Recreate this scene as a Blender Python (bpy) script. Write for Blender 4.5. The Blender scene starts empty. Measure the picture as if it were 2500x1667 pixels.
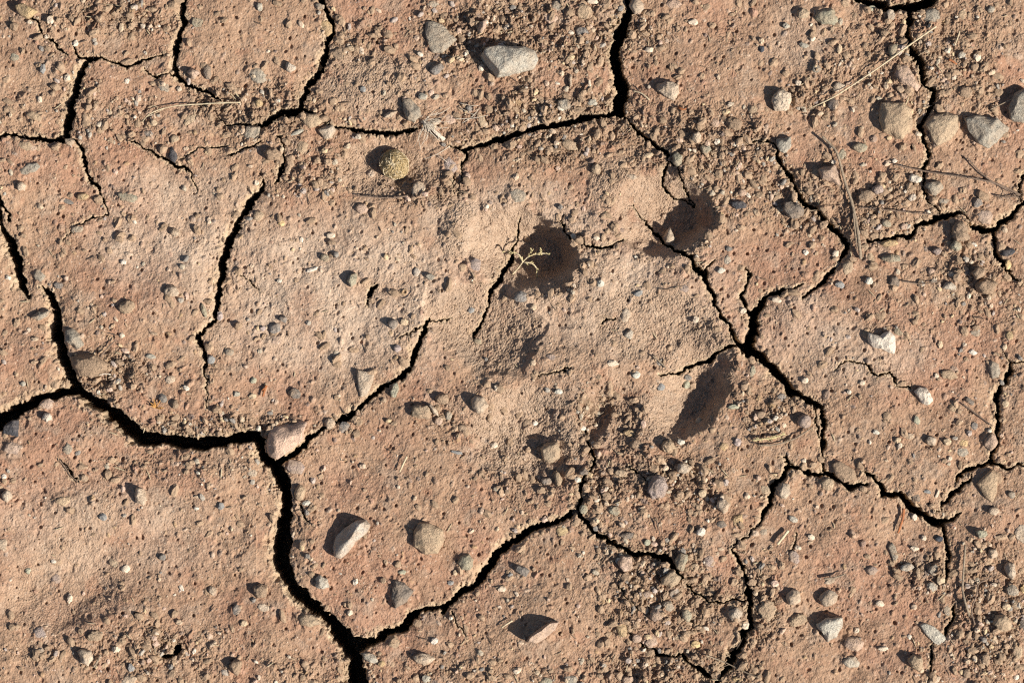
import bpy, math, random
import numpy as np
from mathutils import Vector, noise as mnoise

# ------------------------------------------------------------------ scale, camera, light
P = 1e-4                       # one photograph pixel is a tenth of a millimetre of ground
W, H = 2500.0, 1667.0
def wx(px): return (px - W / 2) * P
def wy(py): return (H / 2 - py) * P

sc = bpy.context.scene
C = sc.collection
cam_d = bpy.data.cameras.new("camera")
cam = bpy.data.objects.new("camera", cam_d)
C.objects.link(cam)
cam_d.lens = 180.0
cam_d.sensor_width = 36.0
cam_d.clip_start = 0.01
cam_d.clip_end = 100.0
cam.location = (0.0, 0.0, W * P * 180.0 / 36.0)
cam.rotation_euler = (0.0, 0.0, 0.0)
sc.camera = cam

ELEV, LX, LY = math.radians(37.0), 0.90, -0.43     # the sun stands low, beyond the lower right corner
wd = bpy.data.worlds.new("World")
sc.world = wd
wd.use_nodes = True
nt = wd.node_tree
bg = nt.nodes["Background"]
sky = nt.nodes.new("ShaderNodeTexSky")
sky.sky_type = 'NISHITA'
sky.sun_disc = False
sky.sun_elevation = ELEV
sky.sun_rotation = math.atan2(LX, LY)
nt.links.new(sky.outputs[0], bg.inputs[0])
bg.inputs[1].default_value = 0.05
sd = bpy.data.lights.new("sun", 'SUN')
sd.energy = 5.0
sd.angle = math.radians(0.5)
sd.color = (1.0, 0.94, 0.85)
sun = bpy.data.objects.new("sun", sd)
C.objects.link(sun)
_l = math.hypot(LX, LY)
sdir = Vector((LX / _l * math.cos(ELEV), LY / _l * math.cos(ELEV), math.sin(ELEV)))
sun.rotation_euler = sdir.to_track_quat('Z', 'Y').to_euler()
sun.location = sdir * 3.0
sc.view_settings.view_transform = 'Standard'
sc.cycles.diffuse_bounces = 2
sc.cycles.use_denoising = False
sc.cycles.filter_width = 1.2
sc.view_settings.look = 'None'
sc.view_settings.exposure = 0.57
sc.view_settings.gamma = 1.0

# ------------------------------------------------------------------ noise on arrays
_prm = np.random.RandomState(11).permutation(256).astype(np.int32)
_prm = np.concatenate([_prm, _prm])
_ang = np.random.RandomState(5).rand(256) * 2 * np.pi
_gx, _gy = np.cos(_ang).astype(np.float32), np.sin(_ang).astype(np.float32)
def gnoise(x, y, seed=0):
    x = x + np.float32(seed * 17.31); y = y + np.float32(seed * 9.77)
    xi = np.floor(x); yi = np.floor(y)
    fx = (x - xi).astype(np.float32); fy = (y - yi).astype(np.float32)
    xi = xi.astype(np.int32) & 255; yi = yi.astype(np.int32) & 255
    u = fx * fx * fx * (fx * (fx * 6 - 15) + 10); v = fy * fy * fy * (fy * (fy * 6 - 15) + 10)
    x1 = (xi + 1) & 255; y1 = (yi + 1) & 255
    def g(a, b, dx, dy):
        h = _prm[_prm[a] + b]
        return _gx[h] * dx + _gy[h] * dy
    a = g(xi, yi, fx, fy); b = g(x1, yi, fx - 1, fy)
    c = g(xi, y1, fx, fy - 1); d = g(x1, y1, fx - 1, fy - 1)
    t = a + u * (b - a)
    return (t + v * ((c + u * (d - c)) - t)) * 1.5
def sstep(a, b, x):
    t = np.clip((x - a) / (b - a), 0, 1)
    return t * t * (3 - 2 * t)

# ------------------------------------------------------------------ the grid: fine in view, widening outwards
STEP = 1.6
def axis(lo, hi):
    core = np.arange(lo, hi + 0.1, STEP)
    ext = []; s = STEP; d = 0.0
    while d < 80000:
        s *= 1.09; d += s; ext.append(d)
    ext = np.array(ext)
    return np.concatenate([core[0] - ext[::-1], core, core[-1] + ext]), len(ext)
ax, EX = axis(-240, 2740)
ay, EY = axis(-240, 1908)
NX, NY = len(ax), len(ay)
X, Y = np.meshgrid(ax.astype(np.float32), ay.astype(np.float32))
out = np.maximum(np.maximum(-X - 200, X - 2700), np.maximum(-Y - 200, Y - 1867))
fade = 1 - sstep(0, 160, out)          # small relief only where the grid is fine enough to carry it
fade2 = 1 - sstep(300, 3000, out)

# ------------------------------------------------------------------ cracks: x y width triples
CR = """
441 -60 10;443 0 10;448 50 10;434 93 10;428 121 9;425 168 8;423 179 7;453 204 8;482 218 5;525 236 4;539 246 2
425 178 4;405 180 2;385 190 4;371 184 3;346 170 1
178 114 2;189 134 6;214 141 8;257 143 3;286 157 6;307 164 8;339 150 6;375 138 3;398 132 1
214 141 10;205 157 12;189 200 14;175 250 14;166 296 14;161 338 13
161 336 9;132 343 9;100 341 10;71 338 6;36 330 6;11 327 5;-10 345 8;-60 350 10
170 342 4;189 346 5;202 368 7;207 404 7;216 432 6;236 454 5;246 479 4;255 500 3;262 518 2
262 521 2;240 526 2;214 532 3;195 545 2;179 557 3;154 589 1
73 43 3;93 57 3;102 82 6;115 92 2;134 104 4;146 123 4;166 136 1
311 345 2;343 357 3;379 375 5;396 387 5;425 402 6;446 409 4;468 425 2;479 461 1
443 389 1;482 361 3;529 361 4;554 355 3
557 379 2;600 361 3;636 347 2
779 -60 8;782 0 8;798 29 9;805 54 9;811 75 11;796 100 9;793 143 11;775 182 10;746 214 8;734 257 12;725 271 14;686 275 11;654 296 15;632 307 10;586 304 4;550 302 2;529 289 1
734 262 6;775 290 3;821 311 5;850 314 6;904 323 8;946 327 8;993 320 7;1018 312 3
1096 352 3;1136 368 7;1157 357 9;1186 348 9;1243 332 11;1286 318 11;1339 307 9;1386 300 11;1429 286 12;1479 284 7;1507 268 12
1136 368 6;1136 386 6;1128 407 2;1123 436 1.5;1121 475 1.2
1530 -60 12;1532 0 10;1541 21 14;1532 43 22;1514 82 24;1500 125 17;1505 154 19;1514 189 21;1521 221 25;1512 257 25;1514 278 14
1520 282 6;1536 296 7;1557 321 7;1582 339 8;1607 361 9;1632 377 9;1632 395 3;1625 414 6;1618 443 4;1625 457 5;1646 479 3;1679 489 3;1700 505 2
1640 395 2;1657 418 3;1671 454 3;1690 490 2;1700 504 1
2060 -60 14;2100 -4 16;2150 14 16;2171 22 16;2207 20 14;2225 18 20;2250 12 18;2275 -4 22;2310 -60 20
2221 21 14;2223 46 11;2218 82 12;2221 111 10;2239 139 13;2252 161 11;2254 193 8;2264 211 7;2280 221 9;2280 257 9;2261 286 7;2250 307 7;2255 343 6;2271 364 5;2261 393 5;2255 421 5;2257 475 3;2275 493 3;2293 518 3;2300 526 4
2346 521 8;2307 527 13;2261 543 10;2236 557 8;2225 578 9;2193 577 8;2154 585 10;2118 589 4
2346 521 3;2371 543 3;2382 557 8;2407 562 13;2436 559 11;2443 550 11;2471 525 9;2496 500 8;2540 470 9;2600 450 10
2506 420 6;2500 432 6;2489 464 5;2494 495 5
2425 570 10;2430 604 9;2436 629 9;2454 650 8;2471 671 5;2496 693 2
1811 336 3;1829 348 4;1857 346 2;1889 350 3;1900 375 5;1907 407 7;1932 432 9;1946 468 8;1971 500 8;1993 511 6;2014 539 9;2036 557 9;2050 571 12;2071 594 13;2061 625 9;2050 636 4;2029 671 9;2004 693 10;1979 711 6;1957 729 1.5
1961 695 2;1921 707 7;1879 721 9;1864 739 10;1848 757 14;1839 771 20;1843 796 23;1836 829 20;1827 846 18;1829 864 18
1820 654 2;1829 675 5;1823 707 5;1811 721 7;1818 743 7;1829 761 8
1545 500 1;1570 530 2;1593 557 4;1621 589 5;1650 611 5;1686 625 7;1693 650 9;1718 671 10;1729 693 9;1739 718 9;1745 743 6;1761 768 5;1782 793 6;1793 825 7;1811 846 10;1829 861 14
1723 664 4;1732 650 3;1745 632 2
1797 843 7;1764 852 5;1739 875 8;1711 888 7;1671 904 5;1646 914 4;1607 916 1.5
1836 862 18;1864 875 15;1889 903 18;1914 929 14;1932 954 15;1961 971 10;1982 982 9;2004 993 8;2009 1018 10;2012 1050 9;2011 1079 7;2007 1107 5;2012 1136 5;2014 1158 6
1987 986 2;1993 1032 2;2004 1079 2
1914 1114 5;1929 1136 8;1957 1146 8;1982 1157 9;2029 1161 9;2061 1178 8;2082 1191 12;2112 1180 8
1929 1139 9;1907 1164 9;1886 1193 9;1879 1228 10;1864 1250 9;1854 1271 4
1886 1214 7;1875 1239 9;1857 1264 7;1850 1282 2;1839 1293 2;1796 1321 4;1789 1339 4;1804 1368 6;1818 1396 6;1823 1428 9;1830 1453 12;1829 1486 10;1832 1528 10;1814 1546 12;1811 1571 12;1793 1596 14;1779 1621 14;1764 1646 11;1750 1664 10;1725 1720 10
1821 1464 2;1786 1464 3;1761 1468 4;1729 1464 3;1693 1443 4;1668 1411 4;1650 1389 9;1629 1364 15;1600 1357 12;1571 1350 8;1543 1353 10;1525 1339 9;1500 1325 6;1464 1311 10;1443 1289 9;1418 1264 9;1411 1239 9;1418 1200 7;1425 1168 6;1443 1143 4;1454 1118 4;1443 1104 5;1438 1082 4;1425 1050 3
1411 1246 6;1386 1261 9;1339 1278 10;1296 1293 13;1264 1314 17;1243 1328 14;1214 1353 14;1186 1400 17;1157 1428 15;1121 1453 14;1093 1475 14;1079 1496 8
1085 1478 8;1029 1493 8;1004 1507 14;982 1536 14;943 1543 13;914 1565 16;875 1575 28;855 1575 30
835 1552 34;868 1607 26;871 1643 34;873 1667 40;875 1740 40
855 1572 30;829 1546 34;807 1518 26;786 1496 16;757 1478 30;729 1450 30;707 1421 24;689 1386 32;687 1336 37;691 1293 28;700 1236 21;695 1196 27;679 1150 27;654 1125 21;636 1107 18;632 1082 22;621 1068 22
625 1066 22;586 1068 22;536 1079 20;482 1086 25;429 1079 27;386 1071 20;350 1072 34;329 1058 36;307 1039 34;275 1014 28;250 993 25;214 975 22;193 957 24
193 952 20;154 957 17;107 971 17;64 989 19;29 1011 27;0 1029 34;-60 1060 36
189 950 26;176 935 22;161 893 21;146 850 21;136 807 23;139 768 15;129 739 14;111 711 12;96 704 3
71 725 3;54 704 13;46 668 17;36 629 19;25 593 15;11 571 9;0 557 7;-3 500 9;-2 465 4
25 536 3;11 507 5;0 490 6
689 332 2;677 332 3;689 357 3;693 389 6;686 421 7;677 443 7;670 450 2
645 440 3;639 457 9;614 489 11;586 532 13;579 550 13;557 593 13;543 632 15;539 671 14;532 707 12;529 750 9;521 786 6;500 807 5;482 821 8;493 857 5;500 882 5;500 907 4;505 918 1.5;505 950 1.5;505 993 1
1046 779 3;1041 793 7;1029 821 8;1011 864 9;1000 900 10;975 925 11;957 932 5;921 954 9;904 971 10;882 996 10;868 1004 3;857 1011 13;829 1029 10;793 1046 6;754 1071 12;732 1100 11;707 1114 11;682 1128 15
1104 775 1;1079 786 2;1043 787 2;1011 807 2;975 825 1
1271 532 2;1266 557 4;1262 585 2;1252 605 5;1246 643 8;1229 664 9;1218 689 8;1196 711 7;1193 743 4;1179 779 5;1161 807 5;1154 825 2
1372 540 4;1378 560 3;1407 589 3;1450 605 4;1486 604 5;1521 586 2
1468 789 2;1482 780 4;1500 779 2
1396 893 2;1380 903 3;1350 912 2;1314 918 1
2039 900 1;2054 886 2;2089 884 2;2118 896 4;2136 912 3;2171 914 3;2186 932 3;2221 950 4
2443 857 1;2468 886 2;2471 889 4;2464 911 8;2454 936 9;2436 961 9;2439 989 8;2436 1025 9;2436 1057 8;2432 1089 9;2421 1107 8;2421 1128 9;2379 1141 8;2346 1157 6;2332 1175 2
2468 888 2;2500 882 2;2540 870 3
2425 1130 6;2457 1144 6;2489 1137 4;2540 1135 5
2371 1161 4;2350 1186 9;2321 1211 9;2300 1228 3;2296 1243 1;2279 1250 1
2107 1152 3;2132 1161 6;2150 1189 8;2161 1205 11;2193 1207 14;2221 1232 14;2243 1250 14;2275 1268 14;2293 1277 14;2318 1273 8;2343 1253 4
2297 1280 11;2302 1289 10;2311 1321 9;2314 1353 8;2311 1378 6;2307 1403 8;2307 1418 2
2330 1470 2;2325 1486 6;2321 1514 7;2304 1543 7
2275 1575 3;2268 1607 4;2264 1636 3;2260 1700 3
1946 1300 1;1936 1328 3;1930 1345 1
1579 1575 5;1611 1598 9;1643 1600 4;1664 1596 5;1689 1621 8;1714 1639 11;1736 1653 6
1532 1532 2;1545 1560 2;1579 1578 3
1511 1428 1;1530 1455 2;1557 1486 1
1536 1139 3;1561 1157 3;1582 1175 1
729 1232 3;743 1261 3;757 1278 1
1100 1493 2;1125 1536 2;1143 1562 1
896 750 1;900 721 5;907 706 8;918 700 6
589 671 1;607 689 2;632 711 1
143 1121 3;161 1143 4;175 1160 4;189 1175 3
393 1602 6;412 1600 7;430 1597 4
428 1590 10;434 1584 16;438 1580 8
1102 420 1;1108 470 1
1243 345 1
"""
cracks = []
for ln in CR.strip().splitlines():
    pts = [tuple(float(v) for v in t.split()) for t in ln.split(';')]
    if len(pts) > 1: cracks.append(pts)

# ragged edges: the crack lines are looked up in gently shaken coordinates
fineC = fade
DX = X + (gnoise(X / 26, Y / 26, 1) * 6.0 + gnoise(X / 9, Y / 9, 2) * 3.6 + gnoise(X / 4.5, Y / 4.5, 12) * 1.3) * fineC
DY = Y + (gnoise(X / 26, Y / 26, 3) * 6.0 + gnoise(X / 9, Y / 9, 4) * 3.6 + gnoise(X / 4.5, Y / 4.5, 13) * 1.3) * fineC
Q = np.full(X.shape, 99.0, np.float32)        # distance to the crack edge, negative inside
WD = np.zeros(X.shape, np.float32)            # local half width
R = 60.0
for pts in cracks:
    for (x0, y0, w0), (x1, y1, w1) in zip(pts[:-1], pts[1:]):
        i0 = np.searchsorted(ax, min(x0, x1) - R); i1 = np.searchsorted(ax, max(x0, x1) + R)
        j0 = np.searchsorted(ay, min(y0, y1) - R); j1 = np.searchsorted(ay, max(y0, y1) + R)
        if i1 <= i0 or j1 <= j0: continue
        sx = DX[j0:j1, i0:i1]; sy = DY[j0:j1, i0:i1]
        dx, dy = x1 - x0, y1 - y0
        t = np.clip(((sx - x0) * dx + (sy - y0) * dy) / (dx * dx + dy * dy + 1e-6), 0, 1)
        d = np.hypot(sx - (x0 + t * dx), sy - (y0 + t * dy))
        ww = w0 + t * (w1 - w0)
        hw = np.maximum(ww * (.5 + .10 * np.clip(ww / 10, 0, 1)), 0.2) + 0.4
        q = d - hw
        cur = Q[j0:j1, i0:i1]; m = q < cur
        cur[m] = q[m]; WD[j0:j1, i0:i1][m] = hw[m]
# beyond the frame the plates go on: a cell pattern of further cracks
rs = np.random.RandomState(3)
om = out > -120
ox, oy = X[om], Y[om]
oxw = ox + gnoise(ox / 190, oy / 190, 6) * 70 + gnoise(ox / 50, oy / 50, 7) * 16
oyw = oy + gnoise(ox / 190, oy / 190, 8) * 70 + gnoise(ox / 50, oy / 50, 9) * 16
CELL = 460.0
cx, cy = np.floor(oxw / CELL), np.floor(oyw / CELL)
f1 = np.full(ox.shape, 1e9, np.float32); f2 = f1.copy()
for a in (-1, 0, 1):
    for b in (-1, 0, 1):
        ix = (cx + a).astype(np.int64); iy = (cy + b).astype(np.int64)
        hsh = (ix * 73856093) ^ (iy * 19349663)
        rx = ((hsh * 1103515245 + 12345) & 0xffff) / 65536.0; ry = ((hsh * 22695477 + 1) & 0xffff) / 65536.0
        d = np.hypot((ix + 0.15 + 0.7 * rx) * CELL - oxw, (iy + 0.15 + 0.7 * ry) * CELL - oyw).astype(np.float32)
        f2 = np.minimum(f2, np.maximum(f1, d)); f1 = np.minimum(f1, d)
qo = (f2 - f1) * 0.55 - 7.0 + (1 - sstep(-110, 20, out[om])) * 60
cur = Q[om]; m = qo < cur
cur[m] = qo[m]; Q[om] = cur
cw = WD[om]; cw[m] = 7.0; WD[om] = cw

# ------------------------------------------------------------------ broad relief
def blob(x, y, rx, ry, rot=0.0):
    c, s = math.cos(math.radians(rot)), math.sin(math.radians(rot))
    dx, dy = X - x, Y - y
    u = (dx * c + dy * s) / rx; v = (-dx * s + dy * c) / ry
    return np.sqrt(u * u + v * v)
hgt = gnoise(X / 430, Y / 430, 20) * 14 + gnoise(X / 170, Y / 170, 21) * 10.0
hgt = hgt + gnoise(X / 70, Y / 70, 22) * 4.2 * fade2
hgt = hgt + gnoise(X / 2600, Y / 2600, 23) * 60

# crumbly zones (1) against smooth, rain-pitted skin (0)
RB = [(1320, 90, 330, 110, 1.0), (1350, 300, 260, 110, .9), (1690, 380, 250, 130, .8), (2270, 130, 250, 170, .55), (2080, 180, 120, 90, .5),
      (2050, 480, 260, 110, .6), (1290, 1120, 140, 110, .9), (1470, 1050, 130, 110, .9), (1560, 1200, 270, 110, .75), (1620, 1440, 180, 150, .75),
      (1640, 1640, 260, 60, .9), (2400, 1500, 160, 200, .6), (2250, 1410, 110, 80, .6), (620, 270, 200, 80, .8), (300, 40, 180, 60, .6), (240, 280, 250, 90, .4),
      (910, 170, 140, 140, .55), (1020, 460, 130, 50, .7), (260, 920, 120, 70, .6), (330, 1590, 330, 70, .55), (1850, 1480, 80, 130, .6),
      (2000, 230, 90, 60, .6), (1740, 60, 100, 60, .4), (780, 410, 130, 90, .5), (540, 1040, 300, 35, .7), (1890, 1010, 90, 100, .5), (1150, 1030, 120, 70, .4),
      (420, 1140, 260, 40, .45), (2380, 700, 120, 120, .45), (2200, 780, 130, 60, .35), (880, 1640, 500, 50, .4), (1400, 640, 80, 80, .5)]
rough = np.zeros_like(X)
for x, y, rx, ry, w in RB:
    rough = np.maximum(rough, w * (1 - sstep(.45, 1.25, blob(x, y, rx, ry))))
rn = gnoise(X / 120, Y / 120, 30) + .6 * gnoise(X / 45, Y / 45, 31)
rough = np.clip(rough * (1.0 + .55 * rn) + .16 * rn + .05 + .3 * (1 - sstep(0, 26, Q)), 0, 1)
rough = rough * fade

# ------------------------------------------------------------------ the paw print and other dents (x y rx ry rot depth inner)
sandy = np.zeros_like(X)
def wob(a, s, k=9): return 1 + a * gnoise(X / s, Y / s, 40 + k)
def dent(x, y, rx, ry, rot, depth, inner, sand=1.0, shift=(0, 0), k=0, crisp=.12):
    """bowl; SHIFT moves its floor so that one wall is steeper than the other"""
    global hgt, sandy
    r = blob(x, y, rx, ry, rot) * wob(.16, 60, k) * wob(.09, 24, k + 3)
    # blend the floor's own centre
    inner = inner * .62
    ri = blob(x + shift[0], y + shift[1], rx * inner, ry * inner, rot)
    t = np.clip((1 - r) / np.maximum((1 - r) + np.maximum(ri - 1, 0) * inner, 1e-3), 0, 1)
    t = np.where(ri < 1, 1, t)
    s = (1 - crisp) * sstep(0, 1, t) + crisp * (1 - (1 - t) ** 1.6)
    hgt = hgt - depth * s
    if depth > 30 and k != 2: rims.append(np.exp(-((r - 1.0) / .16) ** 2))
    sandy = np.maximum(sandy, sand * sstep(0, .25, t))
rims = []
dent(1266, 610, 158, 110, 12, 98, .42, shift=(64, 6), k=1)       # inner toe hole, its sunward wall steep
dent(1182, 797, 154, 114, 22, 50, .30, shift=(0, -4), k=2, crisp=.9)      # outer toe: a broad bowl with a sharp lower rim
dent(1612, 520, 134, 116, 15, 74, .42, shift=(54, 12), k=3)
dent(1585, 590, 75, 34, 20, 22, .4, shift=(-12, 8), k=4)
dent(1680, 955, 165, 96, -55, 60, .38, shift=(26, 16), k=5)       # heel pad
dent(1610, 800, 190, 105, 12, 30, .3, shift=(30, 14), k=6, crisp=.4)
dent(1275, 1050, 150, 125, -15, 30, .4, sand=.9, k=7, crisp=.3)
dent(1330, 1150, 110, 70, -15, 18, .4, sand=.4, k=8)
dent(1520, 1010, 85, 95, 20, 20, .3, sand=.6, k=9)
dent(1450, 1012, 48, 78, 15, 34, .45, sand=.1, shift=(6, 0), k=8)
dent(935, 415, 130, 72, 5, 22, .5, sand=.7, k=9, crisp=.4)
dent(895, 200, 110, 80, 0, -9, .4, sand=.7, k=4)
dent(1120, 560, 60, 80, 0, -10, .3, sand=.8, k=1)                 # pushed-up rims
dent(1490, 450, 60, 70, 0, -12, .3, sand=.8, k=2)
dent(1430, 700, 120, 120, 0, -16, .4, sand=.3, k=3)
dent(1400, 900, 150, 70, 20, -14, .3, sand=.4, k=5)
dent(1200, 965, 120, 55, -20, -10, .3, sand=.5, k=6)
dent(160, 1430, 180, 115, -15, 22, .45, sand=.4, shift=(20, 8), k=4, crisp=.5)
dent(2100, 940, 200, 90, 15, -10, .3, sand=.1, k=5)
dent(850, 1300, 260, 160, 10, -12, .3, sand=.0, k=6)
dent(430, 700, 230, 200, 10, -14, .3, sand=.0, k=7)
dent(620, 1250, 40, 130, 0, -6, .3, sand=.0, k=7)
dent(300, 1250, 200, 90, 10, -10, .3, sand=.0, k=2)
rough = rough * (1 - .75 * sandy)
for r_ in rims: rough = np.clip(rough + .75 * r_ * np.clip(.25 + gnoise(X / 34, Y / 34, 95) * 1.3, 0, 1), 0, 1)
for a_ in ((1182, 797, 154, 112, 22), (1264, 616, 150, 108, 12), (1612, 520, 126, 108, 15), (1680, 955, 150, 86, -55)): rough = rough * (1 - .92 * (1 - sstep(.8, 1.02, blob(*a_))))
rough *= fade

# ------------------------------------------------------------------ small relief
def billow(s, seed): return np.abs(gnoise(X / s, Y / s, seed))
wxx = X + gnoise(X / 18, Y / 18, 50) * 6; wyy = Y + gnoise(X / 18, Y / 18, 51) * 6
b1 = np.abs(gnoise(wxx / 24, wyy / 20, 52)); b2 = np.abs(gnoise(wxx / 12, wyy / 11, 53)); b3 = np.abs(gnoise(X / 6.5, Y / 6.5, 54))
cl = np.clip(gnoise(wxx / 46, wyy / 40, 75) + .35 * gnoise(wxx / 15, wyy / 15, 76), 0, 1)
hgt = hgt + rough * (b1 * 8 + b2 * 10 * (.6 + .8 * cl) + b3 * 7 + cl * 16 - 8 + np.abs(gnoise(wxx / 48, wyy / 44, 96)) * 12)
n1 = gnoise(wxx / 30, wyy / 26, 55); n2 = gnoise(X / 12, Y / 12, 56); n3 = gnoise(X / 4.6, Y / 4.6, 57)
smooth = (1 - rough) * fade
n4 = gnoise(X / 3.7, Y / 3.7, 77)
pk = sstep(.15, .7, gnoise(X / 14, Y / 14, 78)) * 1.4
hgt = hgt + smooth * (n1 * 2.1 + n2 * 1.2 + n3 * .45 + pk) + fade * (n3 * .35 + n4 * .35)
hgt = hgt + sandy * fade * (np.abs(gnoise(wxx / 26, wyy / 24, 97)) * 3 + np.maximum(0, 1.1 - blob(1290, 1060, 190, 150)) * np.abs(gnoise(wxx / 40, wyy / 36, 98)) * 9)
fur = np.abs(gnoise((X + .5 * Y) / 5, (Y - .5 * X) / 11, 58))
hgt = hgt + sandy * fade * (fur * 3.2 + gnoise(X / 4.6, Y / 4.6, 59) * 1.2 - .8)

# colours of the materials themselves (linear); EDGE, the inner soil, is brightened for sunlit lips
def col(a): return np.array(a, np.float32)
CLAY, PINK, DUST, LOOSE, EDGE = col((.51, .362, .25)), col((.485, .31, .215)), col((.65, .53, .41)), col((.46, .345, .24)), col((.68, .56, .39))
BROWN = col((.415, .285, .195))
GREY = col((.47, .385, .30))
def lerp(a, b, t): return a + (b - a) * t[..., None]
cn = gnoise(X / 330, Y / 330, 60) + .6 * gnoise(X / 110, Y / 110, 61)
colr = np.broadcast_to(CLAY, X.shape + (3,)).astype(np.float32)
colr = lerp(colr, PINK, sstep(-.25, .5, cn))
bn = gnoise(X / 210, Y / 210, 92) + .5 * gnoise(X / 70, Y / 70, 93) + .25 * gnoise(X / 25, Y / 25, 94)
colr = lerp(colr, BROWN, sstep(-.15, .75, bn) * .75)
dustm = np.zeros_like(X)
for x, y, rx, ry, w in [(820, 720, 420, 230, .7), (430, 560, 260, 170, .6), (250, 1300, 330, 150, .35), (1500, 720, 330, 180, .6), (2050, 850, 260, 110, .5),
                        (1250, 560, 260, 130, .7), (930, 210, 150, 90, .5), (1950, 90, 110, 90, .4), (1950, 760, 110, 70, .5), (1300, 1060, 180, 120, .6), (600, 640, 300, 200, .4)]:
    dustm = np.maximum(dustm, w * (1 - sstep(.4, 1.2, blob(x, y, rx, ry))))
dustm = np.clip(dustm * 1.25 * (1 + .6 * gnoise(X / 90, Y / 90, 62)) + .15 * gnoise(X / 60, Y / 60, 63), 0, 1)
colr = lerp(colr, DUST, dustm)
colr = lerp(colr, LOOSE, np.clip(rough * .9, 0, 1) * (.75 + .25 * np.clip(gnoise(X / 40, Y / 40, 64), -1, 1)))
colr = lerp(colr, col((.63, .495, .365)), np.clip(sandy * .8, 0, 1))
gm = sstep(.25, .8, gnoise(X / 85, Y / 85, 65) + .5 * gnoise(X / 22, Y / 22, 66)) * .5
colr = lerp(colr, GREY, gm)
rm = sstep(.3, .9, gnoise(X / 60, Y / 60, 67) + .5 * gnoise(X / 20, Y / 20, 68)) * .55 * (1 - dustm)
colr = lerp(colr, col((.48, .285, .19)), rm)

# stamps: embedded grains, pits, little scars
rs = np.random.RandomState(77)
PAL = [col(c) for c in ((.60, .46, .34), (.66, .54, .42), (.36, .31, .27), (.55, .36, .27), (.52, .38, .26), (.25, .22, .21), (.72, .62, .5), (.54, .41, .24))]
def stamp(x, y, rx, ry, rot, h, kind, c=None, alpha=.6):
    R_ = max(rx, ry) + 2
    i0 = int((x - R_ - ax[EX]) / STEP) + EX; i1 = int((x + R_ - ax[EX]) / STEP) + EX + 2
    j0 = int((y - R_ - ay[EY]) / STEP) + EY; j1 = int((y + R_ - ay[EY]) / STEP) + EY + 2
    if i0 < 0 or j0 < 0: return
    sx = X[j0:j1, i0:i1] - x; sy = Y[j0:j1, i0:i1] - y
    cc, ss = math.cos(rot), math.sin(rot)
    u = (sx * cc + sy * ss) / rx; v = (-sx * ss + sy * cc) / ry
    r2 = u * u + v * v
    if kind == 0:                                        # grain: a dome
        k = np.sqrt(np.clip(1 - r2, 0, 1))
    else:                                                # pit: steep-walled hole
        k = np.clip(1.35 * (1 - r2), 0, 1)
    hgt[j0:j1, i0:i1] += h * k
    if c is not None:
        a = np.clip((1.1 - r2) * 3, 0, 1)[..., None] * alpha
        colr[j0:j1, i0:i1] = colr[j0:j1, i0:i1] * (1 - a) + c * a
def at(arr, x, y):
    i = min(max(int((x - ax[EX]) / STEP) + EX, 0), NX - 1); j = min(max(int((y - ay[EY]) / STEP) + EY, 0), NY - 1)
    return float(arr[j, i])
clus = gnoise(X / 75, Y / 75, 99) + .6 * gnoise(X / 28, Y / 28, 100)
for _ in range(17000):
    x, y = rs.uniform(-230, 2730), rs.uniform(-230, 1898)
    if at(Q, x, y) < 5: continue
    ro = at(rough, x, y); sn = at(sandy, x, y)
    if rs.rand() > .3 + .7 * ro + .5 * at(clus, x, y) or rs.rand() < sn * .75: continue
    r = 2.2 + 4.0 * rs.rand() ** 3 + (5.5 * rs.rand() if rs.rand() < .06 + .09 * ro else 0)
    a = rs.uniform(.65, 1.35)
    stamp(x, y, r * a, r / a, rs.uniform(0, 3.14), r * rs.uniform(.35, .9), 0, PAL[rs.randint(len(PAL))], rs.uniform(.2, .75))
for _ in range(12500):
    x, y = rs.uniform(-230, 2730), rs.uniform(-230, 1898)
    if at(Q, x, y) < 6: continue
    if rs.rand() < .55 * at(rough, x, y) or rs.rand() > .75 - .9 * at(clus, x, y) or rs.rand() < at(sandy, x, y) * .8: continue
    r = 1.7 + 3.4 * rs.rand() ** 3.2
    stamp(x, y, r * rs.uniform(.8, 1.5), r, rs.uniform(0, 3.14), -r * rs.uniform(.9, 2.0), 1)
for _ in range(900):                                     # shallow scars where a grain fell out
    x, y = rs.uniform(-230, 2730), rs.uniform(-230, 1898)
    if at(Q, x, y) < 10 or rs.rand() < at(sandy, x, y) * .8: continue
    r = rs.uniform(4, 9)
    stamp(x, y, r * rs.uniform(1, 1.7), r, rs.uniform(0, 3.14), -rs.uniform(2, 4.5), 1)

# crack lips and walls: the rim sags, the side that faces the low sun is shaped into a wider slope to look lit
gy_, gx_ = np.gradient(Q, ay.astype(np.float32), ax.astype(np.float32))
gl = np.hypot(gx_, gy_) + 1e-4
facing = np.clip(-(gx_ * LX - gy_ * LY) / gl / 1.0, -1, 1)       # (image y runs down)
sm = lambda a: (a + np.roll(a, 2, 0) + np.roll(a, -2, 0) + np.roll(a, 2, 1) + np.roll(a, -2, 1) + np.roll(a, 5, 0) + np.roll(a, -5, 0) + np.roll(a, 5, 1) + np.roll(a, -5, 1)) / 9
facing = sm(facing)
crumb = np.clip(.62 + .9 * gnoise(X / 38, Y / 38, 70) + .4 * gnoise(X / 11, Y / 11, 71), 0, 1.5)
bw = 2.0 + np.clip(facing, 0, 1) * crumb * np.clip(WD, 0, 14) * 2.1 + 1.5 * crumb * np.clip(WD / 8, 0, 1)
tb = np.clip(1 - Q / bw, 0, 1)
slump = tb * tb * bw * .95
hgt = hgt - np.where(Q < 30, slump, 0) * (1 - sstep(20, 260, out))
hgt = hgt - 1.8 * np.exp(-np.clip(Q, 0, 60) / 9.0) * np.clip(WD / 5, .2, 1)
D = np.clip(12 + WD * 24, 18, 300)
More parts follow.
